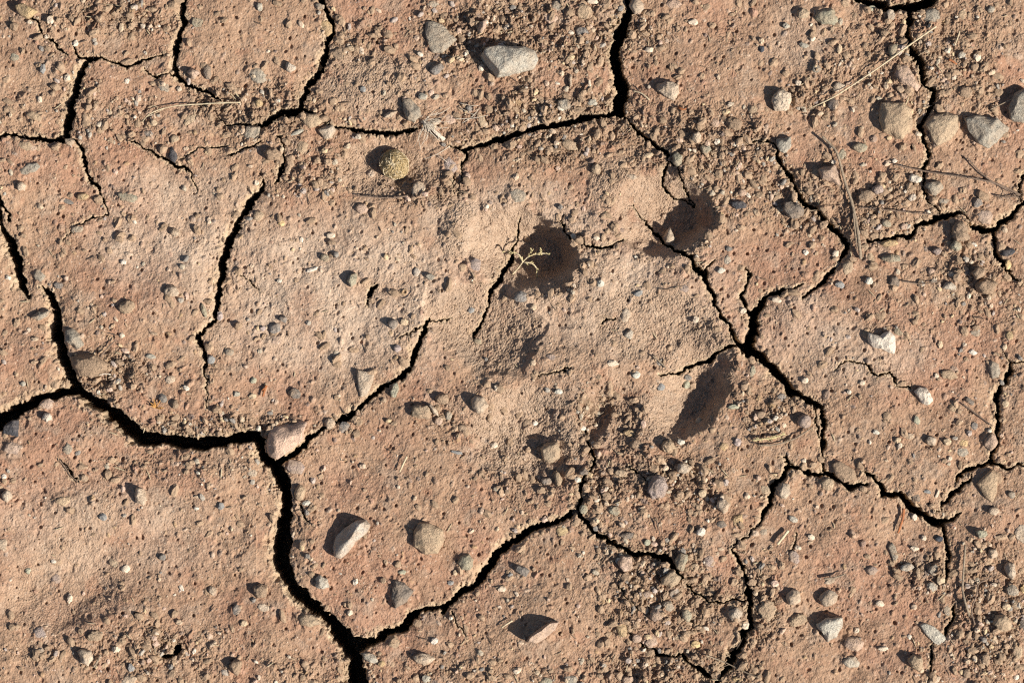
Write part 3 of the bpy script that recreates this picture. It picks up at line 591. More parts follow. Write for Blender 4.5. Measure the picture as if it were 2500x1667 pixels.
SMALL = """
112 90 12 11 0 crm r;123 50 16 20 0 crm b;71 54 14 11 0 crm r;34 139 28 22 20 ggr b;104 168 14 24 0 bgr b;164 189 17 18 0 crm r;84 285 44 26 20 tan b
96 243 12 16 0 crm b;398 212 34 22 25 gry b;470 180 32 28 0 pnk a h24;505 176 22 36 -8 dgr l h14;628 183 56 36 35 gry b mg;462 290 44 28 -35 tan b;615 325 44 42 0 gry b mg
170 347 28 20 20 crm a;62 356 40 28 10 tan b;70 413 60 28 -20 gry b mg;53 455 26 26 0 crm a h18;162 491 32 12 20 dgr c h10;308 481 54 26 8 ggr b;188 560 38 20 -8 gry b
629 252 26 26 0 och a h14;632 16 16 20 0 gry a;361 325 32 16 5 bgr b;425 338 24 18 0 tan r;243 304 18 14 0 crm r;482 54 38 24 10 ggr f h5;375 300 18 16 0 tan b
707 164 30 26 20 wht a h20;1179 64 24 40 25 pnk a h26;1066 168 38 28 -30 bgr a h18 mg;952 279 38 18 -20 crm w h18;664 377 46 34 -10 brn k h30;1098 404 38 44 -20 mau b mg
779 14 26 20 0 gry a;793 66 32 44 -25 och b;857 116 26 18 0 tan a;777 161 20 18 0 och r;827 129 38 36 0 brn b;1032 236 24 16 0 gry a;1096 289 36 28 20 pnk b
1064 297 34 16 -20 crm a;1175 294 22 34 -20 tan l;882 509 34 26 10 pnk r;629 527 30 24 0 tan r;687 545 16 14 0 och r;736 361 36 42 0 tan b;1141 434 16 30 0 pnk b
725 323 34 10 -25 gry c;1057 9 30 20 0 gry b;886 218 14 14 0 bgr b;625 446 15 13 0 crm r;1247 352 30 24 0 tan a;1022 462 36 40 30 crm k h11;1555 14 36 42 -10 crm r h30
1646 10 42 28 0 pnk b;1700 336 28 30 0 crm a h20;1723 364 30 28 0 ggr a;1654 388 28 34 0 ggr a h18;1861 120 14 16 0 sla r;1762 525 12 12 0 och r;1264 476 46 36 10 gry b mg
1421 78 36 26 15 bgr b mg;1346 46 40 32 30 pnk b;1361 14 40 30 0 gry b;1427 28 38 38 0 tan k;1448 3 26 14 0 crm r;1586 121 22 14 0 crm r;1693 54 24 16 0 crm a
1393 196 12 36 5 crm c h14;1440 208 7 26 -5 crm c h10;1543 432 28 16 5 crm b;1796 304 34 30 0 brn k;1839 268 28 22 0 tan b;1362 411 13 12 0 pnk r;1455 412 24 28 0 tan k h18
1390 354 44 24 20 tan k;1813 470 24 20 0 pnk r;1746 300 26 24 0 pnk b;1446 250 24 16 0 gry a;1379 255 34 26 10 gry k;1584 379 26 14 -15 tan k;1961 34 32 30 0 tan b h18
2020 41 60 50 10 ggr b h26 mg;2032 71 12 18 10 brn r;2130 21 26 14 5 ggr b;2175 36 24 30 -20 crm a;2275 42 46 42 0 gry b mg;2180 124 24 38 5 ggr r h20;2200 218 24 17 10 brn r
2048 211 32 24 0 crm a;2034 254 30 34 10 sla b;2100 361 40 24 5 ggr r h16;2057 376 26 28 0 ggr b;2234 437 36 22 10 wht a h14 mc;2280 459 48 44 15 gry a h30 mg;2143 462 30 24 0 mau r h20
2114 479 42 36 -10 brn k;2225 482 28 22 0 wht a;2387 496 24 28 10 bgr a;2405 531 44 36 10 pnk b;2348 134 24 19 0 lgr a;2314 125 15 13 0 crm r;2386 139 18 22 0 crm b
2184 393 14 10 0 wht a;1920 63 18 15 0 gry r;2357 225 34 28 0 brn k;2421 22 24 20 0 gry a;2350 37 24 32 10 tan b;2304 491 28 16 0 gry b;2207 554 24 18 0 pnk a
2345 566 44 54 0 brn k h34 mg;2164 546 26 17 20 ggr r;1964 111 24 13 15 gry f h4;2050 120 12 26 5 tan c;1993 168 26 22 0 gry b;300 640 17 13 10 wht a;95 672 32 32 10 gry b
143 697 32 20 10 bgr b;98 769 62 24 -27 gry w h20;311 750 46 30 -10 tan k h16;497 758 13 38 -18 ggr l h11;536 772 17 22 0 mau r;297 819 14 12 0 crm a;514 878 19 22 0 bgr a
559 860 26 18 10 gry r;427 986 24 24 0 brn b h14;397 972 20 20 0 dgr b;618 929 16 15 0 ggr r;577 962 17 14 0 gry r;616 967 17 16 0 tan b;114 1019 28 26 -20 wht a h18 mc
164 1095 24 30 0 gry b;111 987 46 28 -15 pnk b;420 711 34 26 15 crm k h18;407 712 14 16 0 gry r;426 567 30 20 15 crm k h14;54 937 15 13 0 gry r;375 814 20 8 15 brn c
368 870 24 13 8 gry b;415 926 26 22 -15 crm b;454 947 17 14 20 wht c h8;640 802 15 13 0 mau r;30 1094 46 34 0 pnk b;807 575 24 15 -6 crm r h12;793 629 24 20 30 ggr f h10
861 683 26 38 15 ggr a h26;762 658 30 9 -20 wht c;811 592 32 14 8 brn b;1016 664 20 24 0 wht f h7;1050 676 28 18 10 gry a mg;1159 648 32 40 15 mau b mg;671 802 34 28 -15 bgr a mg
691 779 25 18 20 bgr a;673 830 32 22 -6 pnk b;959 791 28 25 0 bgr r h16 mg;987 786 18 17 0 tan r;970 851 20 16 0 mau r;820 864 20 22 -20 lgr b;993 887 18 26 10 tan b
964 953 24 44 12 ggr a mg;718 961 30 26 0 dgr k;646 947 12 24 20 brn c h6;1029 1005 50 36 15 tan k h26;1057 999 40 14 50 crm c h20;1079 973 32 28 0 brn k h22;1071 1027 22 22 0 pnk r
1095 1014 20 26 0 gry a mg;805 1034 28 27 0 crm r h18;839 1043 34 26 -30 bgr b mg;1205 1087 19 18 0 crm r;1114 1104 32 9 12 bgr c h8;1129 1044 26 18 10 brn r;937 977 14 13 0 brn r
1150 757 16 15 0 bgr f h4;1166 834 26 17 15 ggr b;1214 947 16 17 0 crm a;1402 579 15 22 -35 crm r;1457 581 17 13 0 crm r;1273 725 40 30 10 bgr b h20 mg;1466 692 18 18 0 lgr b
1559 716 24 15 -15 bgr b;1671 704 26 20 0 mau b;1776 634 20 24 20 lgr b;1761 661 19 14 -10 lgr r;1527 771 26 40 8 crm b h12;1496 887 28 15 0 crm b;1554 916 20 18 0 lgr f h5
1345 872 28 18 10 mau b;1678 940 18 19 0 ggr a;1680 921 22 14 20 dgr b;1614 945 18 18 0 bgr b;1857 1012 24 20 0 brn r;1793 993 28 12 -6 ggr f h5;1836 908 18 34 8 ggr b
1423 1045 14 12 0 wht a;1286 1033 22 22 0 brn b;1306 1034 14 15 0 wht b;1629 1089 32 30 0 tan k h24;1555 1086 36 30 0 brn b;1662 1079 18 15 0 lgr a;1707 1029 16 20 30 tan r
1766 1090 24 22 0 och b;1800 1079 20 18 0 mau b;1780 608 15 14 0 dgr r;1536 1057 34 16 5 och k;1364 955 18 15 0 lgr a;1896 733 24 13 15 crm b;2171 594 46 20 -4 och b h18
2334 601 34 32 -20 ggr a h22;2289 614 26 20 10 mau a h16 mg;2460 617 44 22 -14 sla a h18 mc;2462 646 15 26 0 och r;2175 630 54 24 4 ggr a h18;2125 630 20 32 -10 tan b;2112 604 28 22 0 tan b
2070 652 30 40 20 tan b;2046 646 18 15 15 wht k;2041 620 16 20 15 crm r;1968 616 14 13 0 wht r;2184 687 30 32 0 dgr a mg;2275 664 24 19 0 pnk b;2318 698 36 24 0 lgr a h20
2050 695 22 17 15 bgr r;2366 721 10 18 15 crm c h12;2193 809 26 19 25 ggr b;2295 841 14 20 0 tan r;2375 860 22 13 15 wht f h5;2380 813 28 18 10 gry b;2464 820 22 26 0 och b
2427 903 30 48 -10 gry b h18 mg;2316 914 42 24 15 tan k;2327 994 26 30 0 tan b;2366 980 30 15 35 dgr a;2237 1025 14 22 -15 ggr b;2220 1064 24 20 10 crm a;2274 1075 30 24 15 crm a h18
2311 1078 20 18 0 tan k;2350 1080 28 22 10 och b;2377 1040 20 22 0 bgr b;2348 1102 34 24 10 gry b mg;2418 1078 34 46 10 pnk b h24;1966 928 18 16 0 crm f h4;1907 970 24 22 10 bgr b
2454 986 18 17 0 tan b;2191 1075 15 15 0 tan r;2104 934 15 12 0 crm a;2139 1055 17 11 20 lgr r;2121 686 20 18 0 lgr b;16 1210 26 30 0 crm r h22;9 1163 13 13 0 wht r;5 1328 30 32 0 crm b
539 1235 18 17 0 bgr b;252 1262 20 18 0 bgr a;275 1374 30 22 20 tan b;305 1389 20 19 -25 crm b;129 1371 13 11 0 wht r;134 1414 28 26 0 mau b;396 1360 17 16 0 dgr r;518 1442 24 24 10 crm a
636 1443 36 36 0 brn k h22 mg;645 1484 36 24 20 crm b;577 1489 22 34 0 bgr b;595 1521 17 16 0 tan r;232 1553 40 24 -10 tan k;100 1591 26 22 10 crm b;96 1544 34 32 10 mau b
284 1584 22 18 -20 crm b;320 1628 16 22 -15 bgr a;419 1645 22 24 0 brn b;577 1627 32 40 0 brn k h24;550 1640 22 20 0 wht b;314 1660 50 24 -15 crm b;154 1222 44 28 0 tan b
168 1462 13 26 10 crm b;204 1167 22 18 0 brn r;479 1241 12 8 0 wht r;66 1394 15 15 0 ggr r;614 1154 28 22 0 crm b;723 1141 48 38 40 mau f h10 m;732 1203 28 42 10 tan r h22
748 1228 20 13 -8 lgr b;1138 1373 42 42 0 ggr b h24 mg;786 1421 36 42 -40 lgr a h26 mg;982 1396 20 12 0 ggr b;854 1495 16 15 0 crm a;904 1605 42 28 20 lgr a h18;932 1619 22 20 40 och a
961 1571 28 34 20 tan b;1036 1606 56 28 5 crm k h22;1041 1655 22 18 0 gry b;754 1515 60 34 10 tan b h20;1225 1438 22 13 5 crm c h6;1057 1488 40 16 -8 brn f;1112 1398 12 16 0 tan r
1100 1423 15 12 0 bgr r;1061 1564 20 16 -20 wht b;1246 1404 14 16 0 bgr b;750 1357 14 13 0 dgr r;1668 1142 38 28 10 crm a h26;1514 1154 36 20 10 tan a;1334 1175 30 18 0 bgr r h12
1363 1171 20 44 -12 tan l h18;1425 1153 30 18 -15 dgr a;1714 1203 19 21 0 tan r;1425 1243 22 26 10 ggr r;1405 1252 17 17 0 bgr b;1373 1298 36 28 20 och b;1462 1237 15 13 0 lgr r
1500 1245 30 22 10 ggr k;1800 1268 28 38 25 och b;1761 1279 26 22 0 dgr b mg;1711 1297 24 18 -10 wht b;1729 1368 34 34 10 mau b;1646 1445 32 25 0 wht b;1577 1449 26 24 0 mau a
1589 1452 11 10 0 wht r;1630 1477 30 26 25 gry r;1604 1498 38 42 -20 pnk b h24;1675 1500 26 32 -8 ggr r h18;1796 1499 38 38 10 crm b h20;1818 1524 20 18 0 crm r;1516 1535 30 46 -25 och b h20
1275 1392 44 26 28 dgr a mc;1698 1571 22 18 10 och r h14;1589 1564 34 32 0 pnk b;1657 1552 30 18 -30 tan b;1554 1557 27 22 15 pnk r;1693 1384 28 22 -15 tan b;1889 1422 20 18 0 pnk r
1393 1656 36 24 10 gry b mg;1332 1662 40 22 0 ggr b;1532 1658 32 22 -15 pnk a;1800 1660 42 20 0 och b;1261 1637 18 16 0 crm b;1532 1306 36 18 -8 dgr k;1579 1323 17 16 0 ggr r
1868 1196 30 28 30 tan b;2020 1182 38 32 0 tan b h20;2061 1152 72 42 35 brn f h14 m;1936 1267 30 16 25 lgr a;2236 1213 26 18 40 dgr b;2262 1199 18 10 15 bgr b;2287 1205 8 22 25 crm c
2425 1246 28 22 0 crm r;2468 1207 22 20 30 gry a;2394 1302 36 26 12 ggr a h18 mc;2493 1300 40 52 0 crm f h6 m;2421 1351 30 26 -20 crm a h18;2125 1391 32 26 0 mau b h16
2212 1383 36 20 -10 lgr r h16;2180 1346 20 54 -20 gry f h9 mg;2277 1389 28 28 0 lgr b;2239 1400 14 34 0 tan b;2293 1414 20 20 10 tan k;2291 1313 19 14 0 sla a;2254 1312 14 13 0 crm r
2231 1338 22 12 10 crm a;1936 1456 36 40 0 crm r h30;2021 1459 48 40 -10 crm r h30;2025 1416 34 18 -15 crm b;2082 1569 52 38 15 pnk b h22;2075 1612 52 32 0 lgr b h20;2277 1657 36 18 -28 crm r
2468 1440 36 36 0 gry a mg;2479 1475 30 26 10 tan b;2454 1478 22 18 0 tan r;2495 1523 22 28 0 dgr k;1938 1358 36 26 50 mau b;1945 1511 48 30 -20 tan k;1871 1487 42 50 0 tan k h12
2154 1581 26 12 -5 crm b;2146 1471 22 17 10 crm b;1979 1310 17 14 10 crm r;1862 1296 22 20 0 gry b;2402 1605 20 32 -10 brn k;2357 1640 20 26 0 brn r;2496 1437 14 20 0 och r
2308 1486 18 34 -10 gry b;2273 1430 30 20 10 lgr k;2480 1586 30 44 0 tan b;2389 668 36 32 10 brn c h22;2066 1305 0 0 0 gry r
"""
def parse(tokens):
    f = tokens.split()
    d = dict(x=float(f[0]), y=float(f[1]), w=float(f[2]), h=float(f[3]), rot=float(f[4]), c=f[5], s=f[6], ht=None, m='', poly=None)
    for q in f[7:]:
        if q[0] == 'h': d['ht'] = float(q[1:])
        elif q[0] == 'm': d['m'] = q[1:]
        elif q[0] == 'n': d['pl'] = d.get('pl', []) + [tuple(float(v) for v in q[1:].split(','))]
        elif ',' in q: d['poly'] = (d['poly'] or []) + [tuple(float(v) for v in q.split(','))]
    return d
STONES = []
for ln in BIG.strip().splitlines():
    a, short, label = ln.split('|')
    d = parse(a); d['short'] = short; d['label'] = label; STONES.append(d)
for ln in SMALL.strip().splitlines():
    for t_ in ln.split(';'):
        d = parse(t_); d['short'] = None
        if d['w'] > 0: STONES.append(d)
LAND = [d for d in STONES if d['short']]
LAND.append(dict(x=961, y=402, short='golden pellet', c='', w=74, h=74))
small = sorted([d for d in STONES if not d['short']], key=lambda d: -d['w'] * d['h'])
keep = small[:296 - len(LAND)]
rest = small[296 - len(LAND):]


# soil banked up round the stones; each stone keeps the level it was set at
for d in STONES:
    d['z'] = gh(d['x'], d['y'], max(4, min(d['w'], d['h']) * .3))
for d in STONES:
    if not d['w'] or d['s'] in 'cf': continue
    size = math.sqrt(d['w'] * d['h'])
    if size < 16: continue
    R_ = max(d['w'], d['h']) * .5 + 30
    i0 = int((d['x'] - R_ - ax[EX]) / STEP) + EX; i1 = int((d['x'] + R_ - ax[EX]) / STEP) + EX + 1
    j0 = int((d['y'] - R_ - ay[EY]) / STEP) + EY; j1 = int((d['y'] + R_ - ay[EY]) / STEP) + EY + 1
    sx = X[j0:j1, i0:i1] - d['x']; sy = Y[j0:j1, i0:i1] - d['y']
    th = math.radians(d['rot']); cc, ss = math.cos(th), math.sin(th)
    e = np.sqrt(((sx * cc + sy * ss) / (d['w'] / 2)) ** 2 + ((-sx * ss + sy * cc) / (d['h'] / 2)) ** 2)
    e = e * (1 + .25 * gnoise(X[j0:j1, i0:i1] / 13, Y[j0:j1, i0:i1] / 13, 90))
    A = min(size, 45) * (.13 if d['s'] == 'b' else .07)
    ok = Q[j0:j1, i0:i1] > 3
    k = A * (1 - sstep(.8, 1 + 26 / size, e)) * (1 + .5 * gnoise(X[j0:j1, i0:i1] / 9, Y[j0:j1, i0:i1] / 9, 91))
    hgt[j0:j1, i0:i1] += k * ok
    moat = np.exp(-((e - 1.05) * size / 2 / 3.2) ** 2) * 2.6 * (d['s'] != 'b')
    hgt[j0:j1, i0:i1] -= moat * ok

# ------------------------------------------------------------------ the ground itself
co = np.empty((NY * NX, 3), np.float32)
co[:, 0] = ((X - W / 2) * P).ravel(); co[:, 1] = ((H / 2 - Y) * P).ravel(); co[:, 2] = (hgt * P).ravel()
me = bpy.data.meshes.new("ground")
idx = np.arange(NY * NX, dtype=np.int32).reshape(NY, NX)
quads = np.stack([idx[1:, :-1], idx[1:, 1:], idx[:-1, 1:], idx[:-1, :-1]], -1).reshape(-1, 4)
me.vertices.add(len(co)); me.vertices.foreach_set("co", co.ravel())
me.loops.add(quads.size); me.loops.foreach_set("vertex_index", quads.ravel())
me.polygons.add(len(quads))
me.polygons.foreach_set("loop_start", np.arange(0, quads.size, 4, dtype=np.int32))
try: me.polygons.foreach_set("loop_total", np.full(len(quads), 4, np.int32))
except Exception: pass
me.polygons.foreach_set("use_smooth", np.ones(len(quads), bool))
me.update(calc_edges=True)
ca = me.color_attributes.new("soil", 'FLOAT_COLOR', 'POINT')
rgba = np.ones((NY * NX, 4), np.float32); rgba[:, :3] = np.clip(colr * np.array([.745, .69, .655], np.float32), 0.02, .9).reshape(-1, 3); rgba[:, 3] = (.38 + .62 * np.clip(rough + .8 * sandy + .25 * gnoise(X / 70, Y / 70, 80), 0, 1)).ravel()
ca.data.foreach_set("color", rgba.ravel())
me.materials.append(m_mud)
ground = bpy.data.objects.new("ground", me); C.objects.link(ground)
ground["kind"] = "structure"; ground["label"] = "dried cracked brown mud with a paw print pressed into it"
del rgba, quads, idx


# a label that finds the stone: which one of its colour from one named stone towards another
def ang(a, b): return math.atan2(b['y'] - a['y'], b['x'] - a['x'])
used_labels = set()
ORD = {1: 'first', 2: 'second', 3: 'third'}
def size_word(d):
    a = math.sqrt(d['w'] * d['h'])
    return 'tiny' if a < 19 else 'small' if a < 27 else 'medium' if a < 36 else 'large'
def make_label(d):
    best = None
    word = COLS[d['c']][0]
    for L1 in LAND:
        r1 = math.hypot(d['x'] - L1['x'], d['y'] - L1['y'])
        if r1 > 750: continue
        a1 = ang(L1, d)
        for L2 in LAND:
            if L2 is L1: continue
            r2 = math.hypot(L2['x'] - L1['x'], L2['y'] - L1['y'])
            if r2 < r1 * 1.05 or r2 > 1500: continue
            a2 = ang(L1, L2)
            da = abs((a1 - a2 + math.pi) % (2 * math.pi) - math.pi)
            off = math.sin(min(da, 1.5)) * r1
            if da > .5 or off > 70: continue
            rank = 1
            for e in STONES:                     # every stone of this colour in the corridor that comes earlier
                if e is d or e['c'] != d['c']: continue
                re_ = math.hypot(e['x'] - L1['x'], e['y'] - L1['y'])
                de = abs((ang(L1, e) - a2 + math.pi) % (2 * math.pi) - math.pi)
                if 1 < re_ < r1 and de < .9 and math.sin(de) * re_ < 75: rank += 1
            if rank > 3: continue
            score = rank * 160 + r1 + off * 2 + r2 * .08
            if best is None or score < best[0]: best = (score, rank, L1, L2)
    sh = SHP[d['s']]
    if best is None: return None
    _, rank, L1, L2 = best
    lb = "%s %s %s, %s %s one from the %s towards the %s" % (sh[0], word, 'clod' if 'clod' in sh[1] else sh[1], ORD[rank], word, L1['short'], L2['short'])
    if len(lb.split()) > 16: lb = lb.replace(sh[0] + ' ', '', 1)
    if len(lb.split()) > 16: lb = lb.replace("%s %s one from" % (ORD[rank], word), "%s such from" % ORD[rank])
    if len(lb.split()) > 16: lb = lb.replace(' from the ', ' from ', 1)
    if len(lb.split()) <= 15: lb = size_word(d) + ' ' + lb
    return lb

from_ico = {}
def ico(sub):
    if sub not in from_ico:
        import bmesh
        bm = bmesh.new(); bmesh.ops.create_icosphere(bm, subdivisions=sub, radius=1.0)
        bm.verts.ensure_lookup_table()
        from_ico[sub] = (np.array([v.co[:] for v in bm.verts]), [tuple(v.index for v in f.verts) for f in bm.faces])
        bm.free()
    return from_ico[sub]

def poly_radius(poly, cx, cy, az):
    """distance from the centre to the outline in each direction; image y is turned up"""
    pts = [((x - cx), -(y - cy)) for x, y in poly]
    r = np.zeros_like(az)
    cs, sn = np.cos(az), np.sin(az)
    for (x0, y0), (x1, y1) in zip(pts, pts[1:] + pts[:1]):
        ex, ey = x1 - x0, y1 - y0
        den = cs * ey - sn * ex
        with np.errstate(all='ignore'):
            tt = (x0 * ey - y0 * ex) / den
            uu = (x0 * sn - y0 * cs) / den
        ok = (tt > 0) & (uu >= -1e-6) & (uu <= 1 + 1e-6) & np.isfinite(tt)
        r = np.where(ok, np.maximum(r, tt), r)
    return np.where(r <= 0, max(r.max(), 1), r)

def rock_coords(d, rnd, sub):
    V, F = ico(sub)
    V = V.copy()
    word, noun, nm, hf, nc, sq, cuts, cd, nz, sink = SHP[d['s']]
    w, h, rot = d['w'], d['h'], math.radians(-d['rot'])
    if d['poly']: cx, cy, poly = d['x'], d['y'], d['poly']
    else:
        cx, cy = d['x'], d['y']; poly = []
        k = nc; a0 = rnd.uniform(0, 6.28)
        for i in range(k):
            a = a0 + (i + rnd.uniform(-.28, .28)) * 2 * math.pi / k
            rr = rnd.uniform(.90, 1.12) * (1.0 if sq > .84 else rnd.uniform(.92, 1.12))
            u, v_ = math.cos(a) * w / 2 * rr, math.sin(a) * h / 2 * rr
            poly.append((cx + u * math.cos(rot) - v_ * math.sin(rot), cy - (u * math.sin(rot) + v_ * math.cos(rot))))
    size = math.sqrt(w * h)
    ht = d['ht'] if d['ht'] else hf * size * .72
    # cut the unit ball with planes first: facets
    for _ in range(cuts):
        n_ = Vector((rnd.gauss(0, 1), rnd.gauss(0, 1), rnd.gauss(.2, .8))).normalized()
        n_ = np.array(n_[:]); dd = rnd.uniform(cd, min(cd + .22, .97))
        p = V @ n_
        V -= np.outer(np.clip(p - dd, 0, None), n_) * .96
    for nx_, ny_, nz_p, dd in d.get('pl', []):
        n_ = np.array(Vector((nx_, ny_, nz_p)).normalized()[:])
        V -= np.outer(np.clip(V @ n_ - dd, 0, None), n_) / max(abs(n_[2]), .35) * n_[2] if False else np.outer(np.clip(V @ n_ - dd, 0, None), n_)
    rr = np.linalg.norm(V, axis=1)
    dirs = V / rr[:, None]
    sd_ = rnd.uniform(0, 99)
    nz_ = np.array([mnoise.noise(Vector((v_[0] * 1.5 + sd_, v_[1] * 1.5, v_[2] * 1.5))) * .6 + mnoise.noise(Vector((v_[0] * 3.3, v_[1] * 3.3 + sd_, v_[2] * 3.3))) * .4
                    + mnoise.noise(Vector((v_[0] * 8, v_[1] * 8, v_[2] * 8 + sd_))) * .22 for v_ in dirs])
    V *= (1 + nz_ * nz)[:, None]
    az = np.arctan2(V[:, 1], V[:, 0])
    R_ = poly_radius(poly, cx, cy, az)
    hor = np.hypot(V[:, 0], V[:, 1]) ** .88
    zz = V[:, 2]
    zz = np.sign(zz) * np.abs(zz) ** (.85 if sq > .84 else .72)
    co_ = np.stack([np.cos(az) * hor * R_, np.sin(az) * hor * R_, zz * ht * (.72)], 1)
    return co_, F, ht, sink, nm

rnd = random.Random(41)
n_fallback = 0
LABFIX = {}
for d in [q for q in LAND if q['c']] + keep:
    big = max(d['w'], d['h'])
    co_, F, ht, sink, nm = rock_coords(d, rnd, 5 if big > 60 else 4 if big > 26 else 3)
    base = d['z']
    z0 = base + ht * (.72 - 2 * .72 * sink) * .5
    if d['s'] == 'b': z0 = base + ht * .10
    o = mesh_obj(nm, co_ * P, F, {'g': M_GRAN, 'c': M_CLEAN}.get(d['m'], M_CLOD if d['s'] == 'k' else M_STONE))
    o.location = (wx(d['x']), wy(d['y']), z0 * P)
    c = COLS[d['c']][1]; j = rnd.uniform(.88, 1.08); j2 = rnd.uniform(-.03, .03)
    o.color = (c[0] * j * (1 + j2), c[1] * j, c[2] * j * (1 - j2), 1)
    lab = d.get('label') or make_label(d)
    if lab is None or lab in used_labels:
        n_fallback += 1
        L = sorted([q for q in LAND if q is not d], key=lambda q: math.hypot(q['x'] - d['x'], q['y'] - d['y']))[:2]
        lab = "%s %s %s %s between the %s and the %s" % (size_word(d), SHP[d['s']][0], COLS[d['c']][0], SHP[d['s']][1], L[0]['short'], L[1]['short'])
        lab = ' '.join(lab.split()[:16])
        if lab in used_labels: print("DUP LABEL", lab, d['x'], d['y'])
    used_labels.add(lab)
    tag(o, lab, 'soil clod' if 'clod' in nm else 'stone', 'stones and clods scattered on the cracked mud')
print("fallback labels", n_fallback, "stones", len(keep) + len(LAND))

# ------------------------------------------------------------------ loose grains, crumbs and plant litter: nobody could count these
def swarm(name, label, items, sub, mat):
    V, F = ico(sub); F = np.array(F)
    allv, allf, allc = [], [], []
    off = 0
    rs_ = np.random.RandomState(len(items))
    for (x, y, z, a, b_, c_, rot, colv) in items:
        v = V * np.array([a, b_, c_]) * (1 + rs_.uniform(-.24, .22, (len(V), 1)))
        cc, ss = math.cos(rot), math.sin(rot)
        q = np.stack([v[:, 0] * cc - v[:, 1] * ss + x - W / 2, v[:, 0] * ss + v[:, 1] * cc + H / 2 - y, v[:, 2] + z], 1)
        allv.append(q); allf.append(F + off); off += len(V)
        allc.append(np.broadcast_to(np.array([*colv, 1.0]), (len(V), 4)))
    co_ = (np.concatenate(allv) * P).astype(np.float32); fa = np.concatenate(allf).astype(np.int32); cl_ = np.concatenate(allc).astype(np.float32)
    me = bpy.data.meshes.new(name)
    me.vertices.add(len(co_)); me.vertices.foreach_set("co", co_.ravel())
    me.loops.add(fa.size); me.loops.foreach_set("vertex_index", fa.ravel())
    me.polygons.add(len(fa)); me.polygons.foreach_set("loop_start", np.arange(0, fa.size, 3, dtype=np.int32))
    me.polygons.foreach_set("use_smooth", np.zeros(len(fa), bool))
    me.update(calc_edges=True)
    a = me.color_attributes.new("tint", 'FLOAT_COLOR', 'POINT'); a.data.foreach_set("color", cl_.ravel())
    me.materials.append(mat)
    o = bpy.data.objects.new(name, me); C.objects.link(o)
    return tag(o, label, None, None, 'stuff')
rs = np.random.RandomState(9)
items = []
GP = [(.50, .38, .27), (.58, .47, .36), (.40, .35, .29), (.56, .40, .31), (.56, .43, .30), (.27, .24, .21), (.66, .57, .46), (.44, .37, .28), (.60, .45, .28), (.44, .36, .31), (.58, .44, .32), (.54, .39, .29)]
for d in rest:
    items.append((d['x'], d['y'], gh(d['x'], d['y'], 4) + 2, d['w'] / 2, d['h'] / 2, min(d['w'], d['h']) * .33, -math.radians(d['rot']), COLS[d['c']][1]))
while len(items) < 2600:
    x, y = rs.uniform(-230, 2730), rs.uniform(-230, 1898)
    if at(Q, x, y) < 5: continue
    ro, sn = at(rough, x, y), at(sandy, x, y)
    if rs.rand() > .05 + .9 * ro or rs.rand() < sn * .85: continue
    if rs.rand() > .5 + .9 * math.sin(x / 61 + 2 * math.sin(y / 83)) * math.sin(y / 47 + 1.7 * math.sin(x / 97)): continue
    r = 2.6 + 5.5 * rs.rand() ** 2.6
    a = rs.uniform(.75, 1.35)
    c_ = r * rs.uniform(.55, .95)
    items.append((x, y, gh(x, y, 2) + c_ * rs.uniform(-.1, .45), r * a, r / a, c_, rs.uniform(0, 3.14), GP[rs.randint(len(GP))]))
swarm("gravel", "tiny loose grains and grit strewn over the dried mud", items, 2, M_GRAVEL)
items = []
while len(items) < 7500:
    x, y = rs.uniform(-230, 2730), rs.uniform(-230, 1898)
    q = at(Q, x, y)
    if q < 3: continue
    ro, sn = at(rough, x, y), at(sandy, x, y)
    if rs.rand() > ro * 1.1 + .05: continue
    r = 2.0 + 9.5 * rs.rand() ** 3.5
    a = rs.uniform(.7, 1.45); c_ = r * rs.uniform(.5, .9)
    k = rs.uniform(.8, 1.12)
    items.append((x, y, gh(x, y, 2) + c_ * rs.uniform(-.2, .3), r * a, r / a, c_, rs.uniform(0, 3.14), (.385 * k, .27 * k, .18 * k)))
swarm("soil_crumbs", "small loose crumbs of dry brown soil", items, 2, M_GRAVEL)
items = []
while len(items) < 620:
    x, y = rs.uniform(-230, 2730), rs.uniform(-230, 1898)
    if at(Q, x, y) < 2 or rs.rand() > at(rough, x, y) * 1.2 + .03: continue
    L_ = rs.uniform(6, 17); k = rs.randint(4)
    items.append((x, y, gh(x, y, 3) + 2.4, L_, rs.uniform(.8, 1.7), rs.uniform(.8, 1.4), rs.uniform(0, 3.14), [(.10, .075, .06), (.50, .41, .27), (.22, .15, .10), (.34, .26, .18)][k]))
swarm("plant_litter", "bits of dry stem and leaf scattered in the loose soil", items, 1, M_GRAVEL)

